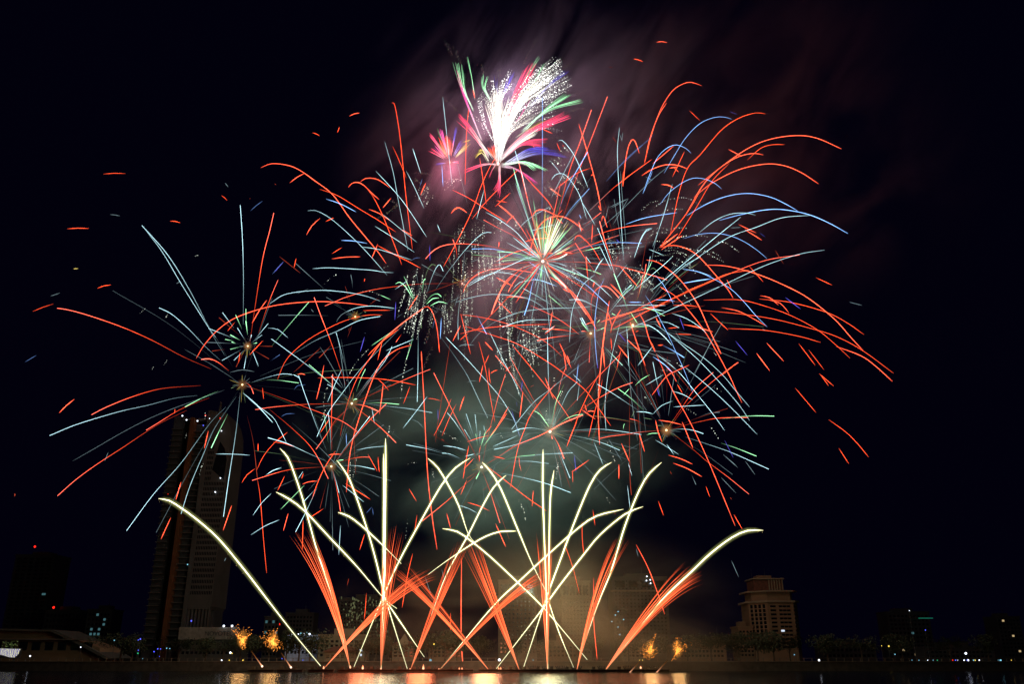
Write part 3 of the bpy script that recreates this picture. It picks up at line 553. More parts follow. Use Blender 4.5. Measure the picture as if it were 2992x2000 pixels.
MB().box(A(483), A(570), 1, 26, HT, HT+1.2).build('roof_edge', GREY, tw)
MB().prism([(A(587), HR), (A(590), HR+7), (A(591.5), HR+7), (A(594), HR)], 1, 3).build('roof_blade', GREY, tw)
nf = 36; fh_ = (HT-10)/nf
for j in range(nf):
    z = 6+j*fh_
    MB().box(A(523), A(556), -.6, 3.0, z, z+.5).build('balcony', GREY, tw) if z > 8 else None
for j in range(0, nf): 
    z = 8+j*fh_; MB().box(A(449), A(482), 1.2, 4.0, z, z+.45).build('balcony', GREY, tw)
for i, x in enumerate((490, 497, 504)): MB().box(A(x)-.25, A(x)+.25, 6.6, 7, 4, HT-1).build('mullion', FIN, tw)
rects = [r for r in grid(A(572), A(635), h0+6, HE-6, 13, 29, .52, .6) if not (r[0] > A(590) and HE-31 < r[3] and r[2] < HE-8)]
windows(tw, list(reversed(rects)), -.02)
MB().box(A(570), A(634), 0.1, 25, h0-1.2, h0-.02).build('soffit', GREY, tw)
for x in (574, 584, 594, 604, 614, 624, 632): MB().box(A(x)-.5, A(x)+.5, .6, 3, -.5, h0-1.22).build('column', GREY, tw)
MB().box(A(572), A(632), 9, 25, -.5, h0-1.22).build('lobby_wall', DARK, tw)
def tl(x, y, mat, r=.62, dy=-1.5): ball('lamp', P(x, y, YT+dy)-tw.location, r*.72, mat, tw)
for x, y in [(533,1216),(545,1228),(577,1231)]: tl(x, y, LAMPW, .6)
tl(612,1224,LAMPW,.35); tl(594,1244,LAMPB,.5); tl(600,1215,LAMPR,.55); tl(643,1223,LAMPR,.5); tl(560,1222,LAMPR,.3)
tl(647,1260,LAMPW,.5); tl(644,1398,LAMPW,.5); tl(629,1439,LAMPW,.55); tl(548,1651,LAMPC,.5); tl(559,1816,LAMPB,.6); tl(552,1344,LAMPR,.3); tl(491,1445,LAMPR,.3)
# podium with its sign
YP = 470
rp, w, H = building('low wide podium in front of the hotel tower with a faint sign band', 527, 690, 1838, YP, GREY, 3, 12, 24, name='hotel_podium', roof='none', band=True, fh=.3)
MB().box(-w/2-1, w/2+1, -1.2, -.2, H-5.5, H+.6).build('sign_band', mat_surface('sign_band', (.30, .27, .23), .7), rp)
fc = bpy.data.curves.new('sign_letters', 'FONT'); fc.body = 'NOVOTEL'; fc.size = 3.1; fc.extrude = .08; fc.align_x = 'CENTER'
fo_ = bpy.data.objects.new('sign_letters', fc); col.objects.link(fo_); fo_.parent = rp; fo_.location = (w*.18, -1.3, H-3.6); fo_.rotation_euler.x = R(90)
fc.materials.append(DARK)
bpy.context.view_layer.update(); me_ = bpy.data.meshes.new_from_object(fo_); me_.name = 'sign_letters'
bpy.data.objects.remove(fo_); lt = link('sign_letters', me_, rp, (w*.18, -1.3, H-3.6)); lt.rotation_euler.x = R(90)
for x, y in [(654,1831),(678,1831)]: ball('lamp', P(x, y, YP-2)-rp.location, .55, LAMPW, rp)
# ---- middle of the bank
building('dark slim office block behind the second gold cloud, four cyan-blue lit windows and red lamp', 768, 812, 1806, 560, DARK, 7, 4, 14, lit={24: LITC, 26: LITC, 16: LITC, 19: LITC}, beacon=(.48, -4, LAMPR, .7), group='dim blocks in the background')
building('dark unlit block behind the blue-lit roof', 830, 912, 1795, 620, DARK, 10, 8, 16, group='dim blocks in the background')
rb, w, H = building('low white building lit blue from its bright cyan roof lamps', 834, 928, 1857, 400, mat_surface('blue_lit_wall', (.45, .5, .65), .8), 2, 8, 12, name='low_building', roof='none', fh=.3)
for i in range(7): ball('roof_lamp', (-w*.3+i*w*.09, -1.2, H+.3+.35*(i % 2)), .42, LAMPC if i % 2 else LAMPW, rb)
lamp('roof_light', (0, -9, H+1), 420, (.35, .55, 1), .6, rb)
building('cream four-storey building with lit white windows beside the leftmost sheaves', 930, 1066, 1862, 392, CREAM, 4, 9, 14, lit={12: LITW, 14: LITW, 15: LITW, 17: LITW, 8: LITW}, fw=.55)
MB_ = building('small villa with hipped red roof standing in front of the cream building', 948, 1040, 1906, 366, CREAM, 2, 6, 10, name='villa', roof='hip', band=False)
rg, w, H = building('dark glass office tower behind the left crossing, glinting with firework reflections', 985, 1140, 1752, 580, DARK, 16, 14, 24, name='office_tower', lit={})
refl = MB(); rr = random.Random(11)
# firework reflections on the glass, put in as small glowing warm-green slabs
for i in range(150):
    x = rr.choice([rr.gauss(-w*.22, w*.1), rr.gauss(w*.12, w*.12), rr.gauss(w*.38, w*.07)]); z = H*(1-abs(rr.gauss(0, .35)))
    if abs(x) < w*.47 and z > 8: refl.box(x-.12, x+.12+rr.random()*.4, -.5, -.3, z, z+rr.uniform(.5, 2.0))
tag(refl.build('painted_glint', mat_emit('painted_firework_glint', (.55, .6, .28), .2), rg), kind='stuff')
rgab, w, H = building('yellow villa with a pointed gable and arched windows between two orange sheaves', 1146, 1212, 1886, 372, CREAM, 3, 4, 10, name='villa', roof='hip', fw=.62)
MB().prism([(-w*.16, H-.1), (w*.2, H-.1), (w*.2, H+1.6), (w*.02, H+4.2), (-w*.16, H+1.6)], -1.3, 1).build('gable', CREAM, rgab)
building('low ochre house with balconies behind dark trees in the middle of the bank', 1252, 1350, 1884, 390, TAN, 3, 8, 12, name='low_house')
for args in [
 ('tall hazy apartment tower veiled in yellow smoke, left of the right crossing', 1456, 1568, 1700, 480, CREAM, 17, 9, 20),
 ('tall hazy apartment tower just right of the right crossing, stepped top with dark openings', 1642, 1726, 1703, 470, CREAM, 17, 8, 20),
 ('broad dim tower behind the narrow sheaf, with four small white lamps near its top', 1792, 1955, 1690, 560, GREY, 20, 14, 26)]:
    rt, w, H = building(*args, name='apartment_tower', group='towers veiled in smoke', fw=.42, fh=.42, band=False)
    MB().box(-w/2-.8, w/2+.8, -.9, 3, H-8.5, H-7.5).build('cornice', CREAM, rt)
    windows(rt, grid(-w/2+1, w/2-1, H-7.3, H-.5, 4, 1, .7, .6), -.1)
    if args[1] == 1792:
        for x, y in [(1890,1686),(1889,1698),(1900,1696),(1901,1706)]: ball('lamp', P(x, y, 557)-rt.location, .42, LAMPW, rt)
        for x, y in [(1798,1799),(1811,1856),(1806,1789),(1788,1818),(1822,1812),(1806,1834)]: ball('lamp', P(x, y, 557)-rt.location, .42, LAMPC, rt)
building('low house block right behind the narrow sheaf foot', 1600, 1700, 1880, 400, TAN, 3, 8, 12, name='low_house')
building('small pale house with flat roof, left of the dim gold clouds', 1818, 1882, 1876, 400, CREAM, 4, 5, 12, name='low_house')
building('low long house under the dim gold clouds', 1960, 2120, 1892, 440, TAN, 2, 14, 12, name='low_house')
building('small square block on the roofline left of the octagonal tower', 2080, 2122, 1880, 480, TAN, 3, 4, 10, name='low_house')
# ---- the stepped right-hand tower
YR = 480; cR = gx(2270, YR, 1820)
rt = tag(empty('office_tower', (cR, YR, PZ)), 'brown twelve-storey tower standing alone at right, with a columned crown and chamfered corners', 'tower')
B = lambda x: gx(x, YR, 1820)-cR; HB = gz(1762, YR)-PZ
ch = 5.5; xa, xb = B(2203), B(2338); cf = xa+(xb-xa)*.33
body = [(xa, 8), (cf, 0), (xb-2.5, 0), (xb, 2.5), (xb, 24), (xa, 24)]
MB().plan(body, -.5, HB).build('wall', TAN, rt)
grow = lambda g: [(xa-g, 8), (cf-g*.3, -g), (xb-2.5+g*.4, -g), (xb+g, 2.5-g*.4), (xb+g, 24+g), (xa-g, 24+g)]
MB().plan(grow(1.3), HB, HB+1.0).build('cornice', CREAM, rt)
MB().plan(grow(-2.0), HB+1.0, HB+5.5).build('crown_storey', TAN, rt)
MB().plan(grow(.5), HB+5.5, HB+6.3).build('cornice', CREAM, rt)
xc, xd = B(2218), B(2304)
MB().box(xc, xd, 3.5, 18, HB+6.3, HB+12).build('crown', REDT, rt)
for i in range(6): MB().box(B(2262)+i*1.45, B(2262)+i*1.45+.5, 2.9, 3.6, HB+6.3, HB+12.2).build('crown_column', CREAM, rt)
MB().box(xc-.8, xd+.8, 2.4, 18.8, HB+12.2, HB+12.9).build('crown_roof', CREAM, rt)
MB().box(xc+3, xd-5, 6, 14, HB+12.9, HB+14.6).build('roof_house', TAN, rt)
for x in (2222, 2262): MB().tube([Vector((B(x), 9, HB+12.9)), Vector((B(x), 9, HB+18.5))], [.12, .05], None, 5).build('mast', DARK, rt)
NF = 11; rects = []
for j in range(NF):
    z0 = 6+(HB-7)*j/NF; fh_ = (HB-7)/NF
    for (u0, u1) in ((.08, .26), (.36, .47), (.485, .6), (.615, .73), (.84, .93)):
        rects.append((cf+(xb-cf)*u0, cf+(xb-cf)*u1, z0+fh_*.28, z0+fh_*.75))
windows(rt, rects, -.05, GLASS, {5*4+1: LITW})
ang = math.atan2(-8, cf-xa); L = math.hypot(8, cf-xa)
wm = MB().box(-.75, .75, -.06, .3, -1.15, 1.15).mesh('window', GLASS)
for j in range(NF):
    for q in range(4):
        t = (q+.7)/4.6; o = link('window', wm, rt, (xa+(cf-xa)*t, 8-8*t, 6+(HB-7)*(j+.5)/NF)); o.rotation_euler.z = ang
for j in range(1, NF):
    z = 6+(HB-7)*j/NF; MB().plan(grow(.22), z-.22, z+.22).build('floor_band', TAN, rt)
building('lower annex with deep balconies, joined to the left side of the brown tower', 2160, 2203, 1836, 486, TAN, 7, 4, 16, name='annex_building')
# ---- far right, almost lost in the dark
building('dark block far right with green lamp strip and a few dull yellow windows', 2600, 2724, 1792, 700, DARK, 10, 10, 20, lit={31: LITY, 12: LITY, 55: LITC, 5: LITY, 6: LITY}, group='dim blocks in the background')
building('dark block at the right edge with two small yellow lights', 2922, 2990, 1806, 700, DARK, 10, 6, 20, lit={55: LITY, 33: LITY, 10: LITY}, group='dim blocks in the background')
building('low dark sheds between the brown tower and the dark block', 2400, 2560, 1888, 560, DARK, 2, 12, 12, name='low_house')
building('long low dark house on the far right bank', 2700, 2905, 1896, 520, DARK, 2, 16, 12, name='low_house')
building('low plain house far left between hall and tower', 330, 425, 1895, 520, DARK, 2, 8, 12, name='low_house')
mb = MB(); mb.box(-5.5, 5.5, 0, .3, -.25, .25); gb = tag(mb.build('lamp_strip', mat_emit('green_strip', (.05, .8, .5), .18), None, P(2705, 1808, 690)), 'green strip of light on a dark roof, far right', 'lamp')
# ------------------------------------------------------------------ lamps along the quay: post, arm and glowing head
def quay_lamp(x, y, mat, r, label, Y=352):
    p = P(x, y, Y); root = tag(empty('quay_lamp', (p.x, Y, PZ)), label, 'lamp', 'lamps along the far quay')
    h = max(.6, p.z-PZ)
    MB().tube([Vector((0, .3, 0)), Vector((0, .3, h)), Vector((0, .15, h+.25)), Vector((0, 0, h+.2))], [.09, .06, .05, .04], None, 5).build('post', DARK, root)
    ball('lamp_head', (0, 0, h), r, mat, root)
NAMES = {id(LAMPW): 'white', id(LAMPB): 'blue', id(LAMPC): 'cyan', id(LAMPG): 'green', id(LAMPY): 'yellow', id(LAMPR): 'red'}
Q = [(88,1919,LAMPW,.6,'beside the glowing screen'), (236,1893,LAMPW,.4,'under the hall roof'), (334,1873,LAMPC,.4,'left of the tower foot, alone'), (410,1869,LAMPB,.55,'in a cluster before the tower foot, brightest'),
 (404,1872,LAMPB,.35,'in a cluster before the tower foot, small'), (404,1902,LAMPB,.35,'just above the green lamp'), (403,1911,LAMPG,.45,'single one left of the tower foot'), (417,1926,LAMPC,.25,'low and faint left of the tower foot'),
 (450,1906,LAMPB,.45,'lowest of three at the tower foot'), (461,1898,LAMPB,.45,'middle of three at the tower foot'), (469,1898,LAMPB,.4,'topmost right of three at the tower foot'), (466,1920,LAMPB,.25,'tiny one under three at the tower foot'),
 (487,1896,LAMPC,.4,'right of the orange-lit fin foot'), (496,1897,LAMPC,.35,'second right of the orange-lit fin foot'), (673,1909,LAMPW,.75,'in a bright knot right of the podium'), (678,1911,LAMPY,.45,'in a bright knot right of the podium'),
 (647,1937,LAMPW,.5,'low before the podium'), (669,1939,LAMPY,.4,'low before the podium, warm'), (709,1939,LAMPY,.5,'low between podium and first gold base'), (824,1926,LAMPB,.4,'left of two behind the second gold base'),
 (832,1928,LAMPB,.35,'right of two behind the second gold base'), (885,1932,LAMPB,.3,'tiny, under the blue-lit building'), (1258,1935,LAMPC,.9,'wide glow between two comet bases'), (1459,1930,LAMPW,1.0,'brightest of the middle bank'),
 (1268,1884,LAMPY,.6,'on the ochre house roof'), (1558,1935,LAMPC,.35,'faint in the yellow smoke'), (1710,1949,LAMPW,.3,'faint left of the dim gold bases'), (1870,1954,LAMPY,.4,'left of a close pair behind the dim gold clouds'), (1878,1954,LAMPY,.45,'right of a close pair behind the dim gold clouds'),
 (2321,1915,LAMPC,.35,'at the foot of the brown tower'), (2395,1947,LAMPW,.75,'alone right of the brown tower'), (2597,1890,LAMPY,.6,'under the dark block'), (2576,1889,LAMPY,.3,'second under the dark block'), (2615,1914,LAMPC,.4,'lower under the dark block'),
 (2822,1911,LAMPW,.85,'higher than the row at far right'), (2668,1953,LAMPC,.25,'first of the far right row'), (2688,1950,LAMPC,.3,'second of the far right row'), (2714,1952,LAMPW,.3,'third of the far right row'), (2731,1952,LAMPC,.5,'fourth of the far right row'),
 (2742,1951,LAMPG,.3,'fifth of the far right row'), (2786,1944,LAMPR,.4,'only one in the far right row'), (2795,1948,LAMPB,.4,'beside the red one in the row'), (2802,1947,LAMPW,.5,'right after the blue one in the row'), (2820,1948,LAMPW,.45,'before the bright group in the row'),
 (2829,1947,LAMPB,.5,'in the bright group of the row'), (2832,1949,LAMPW,.65,'in the bright group of the row, biggest'), (2850,1945,LAMPY,.75,'in the bright group of the row'), (2848,1948,LAMPC,.5,'in the bright group of the row'), (2865,1952,LAMPW,.45,'just after the bright group'),
 (2922,1951,LAMPC,.6,'left of two near the end of the row'), (2928,1952,LAMPC,.6,'right of two near the end of the row'), (2958,1947,LAMPY,.3,'last of the far right row'), (2704,1843,LAMPB,.4,'on the dark block, far right'), (2657,1786,LAMPW,.3,'on the dark block top, far right')]
for x, y, m_, r, t in Q: quay_lamp(x, y, m_, r*.5, f'{NAMES[id(m_)]} lamp {t}')
# ------------------------------------------------------------------ pontoons carrying the launch racks
TUBE = mat_surface('launch_tube', (.05, .05, .055), .6); HULL = mat_surface('pontoon_hull', (.06, .055, .05), .6, .3, .5)
pont = None
LAND = ['under the first gold cloud', 'under the second gold cloud', 'under the leftmost sheaf base', 'under the second pair of bases', 'under the first tall flare', 'under the upright left sheaf', 'under the base left of the tallest flare', 'under the tallest flare',
        'under the base of the broad low sheaf', 'under the first close pair of flares', 'under the left foot of the middle crossing', 'under the white quay lamp', 'under the right foot of the middle crossing', 'under the single small flare', 'under the upright right sheaf',
        'under the small flare right of the upright right sheaf', 'under the narrow sheaf', 'under the farthest right sheaf', 'under the dim third gold cloud', 'under the farthest right gold cloud']
for i, x in enumerate([766,850,940,1027,1060,1113,1195,1237,1282,1346,1436,1460,1520,1560,1600,1640,1685,1763,1838,1916]):
    p = P(x, 1965, YC); 
    if pont is None:
        pont = tag(empty('pontoon', (0, 0, 0)), '', 'pontoon', 'launch pontoons in line across the river')
        MB().box(-4.1, 4.1, -2.2, 2.2, -.4, .75).build('hull', HULL, pont)
        MB().box(-4.3, 4.3, -2.4, 2.4, .75, .9).build('deck', HULL, pont)
        rk = MB().box(-1.6, 1.6, -.5, .5, .9, 1.1).build('rack', TUBE, pont)
        for q in range(7):
            a = R(-36+q*12); MB().tube([Vector((-1.3+q*.43, 0, 1.1)), Vector((-1.3+q*.43+math.sin(a)*.9, 0, 1.1+math.cos(a)*.9))], [.14, .14], None, 8).build('launch_tube', TUBE, rk)
        MB().box(-3.6, -2.6, -.6, .6, .9, 1.7).build('control_box', HULL, pont)
        o = pont
    else:
        o = pont.copy(); col.objects.link(o)
        for c in list(pont.children):
            d = c.copy(); col.objects.link(d); d.parent = o
            for g in c.children: e = g.copy(); col.objects.link(e); e.parent = d
    o.location = (p.x, YC+.5, 0); o['label'] = 'low dark pontoon with launch tubes ' + LAND[i]
# ------------------------------------------------------------------ trees on the bank
LEAF = mat_surface('leaves', (.04, .05, .025), .7, .4, 1.5); BARK = mat_surface('bark', (.08, .06, .045), .9, .3, 3)
def crown_mesh(seed, h, w):
    rr = random.Random(seed); mb = MB()
    blobs = [(rr.gauss(0, w*.3), rr.gauss(0, w*.25), h*rr.uniform(.45, .92), rr.uniform(.22, .4)*w) for _ in range(11)]
    for bx, by_, bz, br in blobs:
        for _ in range(95):
            v = Vector((rr.gauss(0, 1), rr.gauss(0, 1), rr.gauss(0, 1))).normalized()*br*rr.uniform(.6, 1.05)
            c = Vector((bx, by_, bz)) + Vector((v.x, v.y, v.z*.75)); s = rr.uniform(.22, .5)
            a = Vector((rr.gauss(0, 1), rr.gauss(0, 1), rr.gauss(0, 1))).normalized(); b = a.orthogonal().normalized()
            n = len(mb.v); mb.v += [tuple(c-a*s), tuple(c-b*s*.5), tuple(c+a*s), tuple(c+b*s*.5)]; mb.f.append((n, n+1, n+2, n+3))
    return mb.mesh('crown', LEAF)
def trunk_mesh(seed, h):
    rr = random.Random(seed); mb = MB(); mb.tube([Vector((0, 0, -.2)), Vector((.1, 0, h*.3)), Vector((-.1, .1, h*.62))], [.32, .24, .14], None, 7)
    for i in range(5):
        a = rr.uniform(0, 6.28); mb.tube([Vector((0, 0, h*(.3+.05*i))), Vector((math.cos(a)*h*.14, math.sin(a)*h*.14, h*(.48+.05*i))), Vector((math.cos(a)*h*.24, math.sin(a)*h*.24, h*(.62+.05*i)))], [.13, .08, .04], None, 5)
    return mb.mesh('trunk', BARK)
crowns = [crown_mesh(i, 9, 8.5) for i in range(4)]; trunks = [trunk_mesh(i, 9) for i in range(4)]
TR = [(700,1.0,358,'right of the podium, before the first gold cloud'), (735,1.1,360,'between the two bright gold clouds'), (785,1.0,359,'behind the second gold cloud'), (835,1.15,358,'under the left end of the blue-lit building'), (872,1.25,356,'biggest one, before the blue-lit building'),
 (905,1.0,358,'between the blue-lit building and the villa'), (1072,.9,360,'right of the cream building'), (1098,1.0,361,'left of the upright left sheaf'), (1134,.8,360,'at the left corner of the gabled villa'), (1222,.9,360,'right of the gabled villa'),
 (1262,1.15,356,'before the left end of the ochre house'), (1300,1.25,355,'before the middle of the ochre house'), (1335,1.0,357,'before the right end of the ochre house'), (1400,1.0,360,'right of the ochre house'), (1510,.9,362,'in the yellow smoke, left'), (1590,.9,362,'in the yellow smoke, right'),
 (1740,1.0,360,'behind the foot of the narrow sheaf'), (1838,1.15,357,'before the small pale house'), (1925,1.0,362,'under the third gold cloud'), (2010,1.1,362,'under the farthest right gold cloud'), (2080,1.1,364,'left of the annex'), (2150,1.15,364,'before the annex'), (2215,1.25,362,'at the left foot of the brown tower'),
 (2262,1.2,361,'before the middle of the brown tower'), (2310,1.0,362,'at the right foot of the brown tower'), (2420,1.1,366,'beyond the lone white lamp'), (2520,1.1,366,'before the dark sheds'), (2640,1.1,368,'before the dark block'), (2780,1.0,368,'behind the far right lamps, left'), (2890,1.1,368,'behind the far right lamps, right'),
 (350,1.2,366,'between hall and tower, left'), (385,1.0,364,'between hall and tower, right'), (520,.9,360,'at the left end of the podium'), (600,.95,360,'before the middle of the podium'), (650,.85,358,'before the right end of the podium')]
for i, (x, s, Y, t) in enumerate(TR):
    root = tag(empty('broadleaf_tree', (gx(x, Y, 1930), Y, PZ), i*1.7), f'dark rounded tree on the quay {t}', 'tree', 'trees along the far quay')
    root.scale = (s, s, s)
    link('trunk', trunks[i % 4], root); link('crown', crowns[(i*3) % 4], root)

# ------------------------------------------------------------------ smoke of the display: real volumes, lit only by the fire in and round them
def smoke(name, label, box, dens, colr, scale, stretch, lo, hi, rot=0.0, seed=0.0, step=None, axes=None, fall=1.0):
    (x0, y0), (x1, y1), Y, dep = box                 # photo frame of the cloud, its distance and thickness
    pa, pb = P(x0, y0, Y), P(x1, y1, Y); c = (pa+pb)/2
    hx, hz = abs(pb.x-pa.x)/2, abs(pb.z-pa.z)/2; hy = dep/2
    mb = MB(); N, K = 20, 12
    ring = [(math.sin(math.pi*i/K), -math.cos(math.pi*i/K)) for i in range(K+1)]
    for (r, z) in ring:
        for j in range(N):
            a = 2*math.pi*j/N; mb.v.append((math.cos(a)*max(r, .001)*hx, math.sin(a)*max(r, .001)*hy, z*hz))
    for i in range(K):
        for j in range(N):
            q = (j+1) % N; mb.f.append((i*N+j, i*N+q, (i+1)*N+q, (i+1)*N+j))
    mb.f.append(tuple(range(N-1, -1, -1))); mb.f.append(tuple(K*N+j for j in range(N)))
    m, n, l = mat_new(name); n.remove(n['Principled BSDF'])
    vol = n.new('ShaderNodeVolumePrincipled'); vol.inputs['Color'].default_value = (*colr, 1); vol.inputs['Anisotropy'].default_value = .0
    tc = n.new('ShaderNodeTexCoord')
    mp = n.new('ShaderNodeMapping'); mp.vector_type = 'TEXTURE'; mp.inputs['Rotation'].default_value = (0, rot, 0)
    mp.inputs['Scale'].default_value = stretch; l.new(tc.outputs['Object'], mp.inputs[0])
    no = n.new('ShaderNodeTexNoise'); no.noise_dimensions = '4D'; no.inputs['W'].default_value = seed; no.inputs['Scale'].default_value = scale; no.inputs['Detail'].default_value = 4.5; no.inputs['Roughness'].default_value = .55; no.inputs['Distortion'].default_value = 1.1
    l.new(mp.outputs[0], no.inputs['Vector'])
    mr = n.new('ShaderNodeMapRange'); mr.interpolation_type = 'SMOOTHSTEP'; mr.inputs['From Min'].default_value = lo; mr.inputs['From Max'].default_value = hi; l.new(no.outputs[0], mr.inputs[0])
    # thins out towards its rim
    nm = n.new('ShaderNodeMapping'); nm.inputs['Scale'].default_value = (1/hx, 1/hy, 1/hz); l.new(tc.outputs['Object'], nm.inputs[0])
    ln = n.new('ShaderNodeVectorMath'); ln.operation = 'LENGTH'; l.new(nm.outputs[0], ln.inputs[0])
    ed = n.new('ShaderNodeMapRange'); ed.interpolation_type = 'SMOOTHSTEP'; ed.inputs['From Min'].default_value = .98; ed.inputs['From Max'].default_value = .0; l.new(ln.outputs['Value'], ed.inputs[0])
    m1 = n.new('ShaderNodeMath'); m1.operation = 'MULTIPLY'; l.new(mr.outputs[0], m1.inputs[0]); l.new(ed.outputs[0], m1.inputs[1])
    m2 = n.new('ShaderNodeMath'); m2.operation = 'MULTIPLY'; l.new(m1.outputs[0], m2.inputs[0]); m2.inputs[1].default_value = dens
    l.new(m2.outputs[0], vol.inputs['Density']); l.new(vol.outputs[0], n['Material Output'].inputs['Volume'])
    m.cycles.volume_sampling = 'MULTIPLE_IMPORTANCE'
    if step: m.cycles.volume_step_rate = step
    o = mb.build(name, m, None, c); tag(o, label, 'smoke', None, 'stuff'); return o
smoke('smoke', 'mauve smoke drifting behind and around the topmost burst', ((980, -200), (2520, 1400), 352, 60), .042, (.80, .60, .84), .042, (1, 1.2, 2.9), .43, .70, R(28), 1.3)
smoke('smoke', 'grey-green smoke hanging over the comets', ((760, 960), (2150, 1720), 325, 50), .030, (.50, .80, .80), .038, (1.7, 1.4, 1), .36, .74, R(-12), 4.1)
smoke('smoke', 'ochre smoke lying thick low on the river at the right crossing', ((860, 1500), (2420, 2230), 322, 46), .055, (.80, .68, .48), .035, (1.6, 1.3, 1), .34, .74, 0, 8.8)
smoke('smoke', 'faint maroon smoke drifting away to the upper right', ((1560, -260), (3150, 1000), 372, 60), .022, (.85, .38, .45), .03, (1, 1.2, 2.2), .38, .75, R(35), 2.7)
# ------------------------------------------------------------------ star colours (what the burning star itself gives off)
COL = {'R': (3.2, .25, .07), 'r': (.62, .075, .03), 'C': (1.05, 1.75, 1.95), 'c': (.3, .44, .48), 'B': (.5, 1.0, 2.1), 'b': (.13, .25, .6),
       'G': (.75, 1.9, .95), 'g': (.25, .42, .2), 'V': (.16, .13, .95), 'v': (.06, .06, .3), 'W': (1.6, 1.5, 1.3), 'd': (1.0, 1.1, .95),
       'y': (1.1, .85, .2), 'a': (.11, .085, .07), 'P': (2.0, .16, .36), 'M': (1.4, .16, .62), 'D': (3.4, 3.4, 3.3)}
WID = {'R': 1.4, 'r': 1.15, 'C': 1.15, 'c': 1.05, 'B': 1.35, 'b': 1.3, 'G': 1.35, 'g': 1.3, 'V': 1.7, 'v': 1.4, 'W': 4, 'd': 2.6, 'y': 2.4, 'a': 4.0,
       'P': 3.6, 'M': 3.0, 'D': 2.8}
WORDC = {'R': 'orange-red', 'r': 'dull red', 'C': 'pale cyan', 'c': 'faint grey-blue', 'B': 'blue', 'b': 'faint blue', 'G': 'green', 'g': 'faint green',
         'V': 'violet', 'v': 'faint violet', 'W': 'white', 'd': 'dotted', 'y': 'yellow', 'a': 'smoky brown'}
# bursts: photo x, y of the heart, distance, radius in photo px of its stars, short name, colour of its heart, power of its light
BURSTS = {
 'A': (708,1125,330,620,'wide sparse burst with gold heart, low on the left side','gold heart of the wide left burst',(1,.7,.35),9,2500),
 'B': (724,1012,325,150,'small spiky green-white burst just above the wide left one','small spiky left burst',(1,.75,.4),8,1800),
 'C': (1038,926,345,130,'faint burst with bright gold heart between left burst and green palm','lone gold heart',(1,.7,.3),8,2500),
 'D': (1231,886,350,150,'green palm-shaped burst with drooping dotted arms','green palm burst',(.6,1,.7),3,2000),
 'E': (1586,764,335,420,'dense white-green starburst in the middle, below the topmost burst','white-green starburst',(1,.85,.7),13,130000),
 'F': (1726,975,345,330,'gold-hearted burst left of its twin, under the white-green starburst','lower twin gold heart',(1,.7,.35),8,12000),
 'G': (1849,951,320,520,'gold-hearted burst right of its twin, throwing long stars right','upper twin gold heart',(1,.75,.4),10,14000),
 'H': (1351,829,355,120,'dim orange burst heart behind falling glitter','dim orange heart',(1,.4,.3),7,5000),
 'I': (1028,1180,335,260,'gold-hearted burst above the left comets','upper left gold heart',(1,.8,.45),8,3000),
 'J': (968,1364,325,280,'burst whose gold heart sits lowest on the left','lowest left gold heart',(1,.8,.45),8,3500),
 'K': (1407,1366,320,300,'burst with fan of short cyan spikes above the crossing comets','cyan-spiked burst',(.85,1,.8),9,8000),
 'L': (1607,1262,340,320,'white-spoked burst above the right comets','white-spoked burst',(1,.9,.7),9,9000),
 'M': (1947,1258,330,330,'small gold-hearted burst furthest right over the river','furthest right gold heart',(1,.7,.35),8,2500),
}
def spline(pts, step=16):
    """centripetal-ish Catmull-Rom through 2D points"""
    if len(pts) == 2: pts = [pts[0], ((pts[0][0]+pts[1][0])/2, (pts[0][1]+pts[1][1])/2), pts[1]]
    q = [(2*pts[0][0]-pts[1][0], 2*pts[0][1]-pts[1][1])] + list(pts) + [(2*pts[-1][0]-pts[-2][0], 2*pts[-1][1]-pts[-2][1])]
    out = []
    for i in range(1, len(q)-2):
        p0, p1, p2, p3 = q[i-1], q[i], q[i+1], q[i+2]
        n = max(2, int(math.dist(p1, p2)/step))
        for k in range(n):
            t = k/n
            out.append(tuple(.5*(2*p1[a]+(p2[a]-p0[a])*t+(2*p0[a]-5*p1[a]+4*p2[a]-p3[a])*t*t+(3*p1[a]-p0[a]-3*p2[a]+p3[a])*t**3) for a in (0, 1)))
    out.append(tuple(pts[-1])); return out
def parse():
    ox = oy = 0; s = 1; out = []
    for line in TRAILS.strip().splitlines():
        if line[0] == '@':
            ox, oy, s = map(float, line[1:].split()); continue
        for item in line.split(';'):
            t = item.split()
            if len(t) < 3: continue
            out.append((t[0], [(ox+float(a)/s, oy+float(b)/s) for a, b in (p.split(',') for p in t[1:])]))
    return out
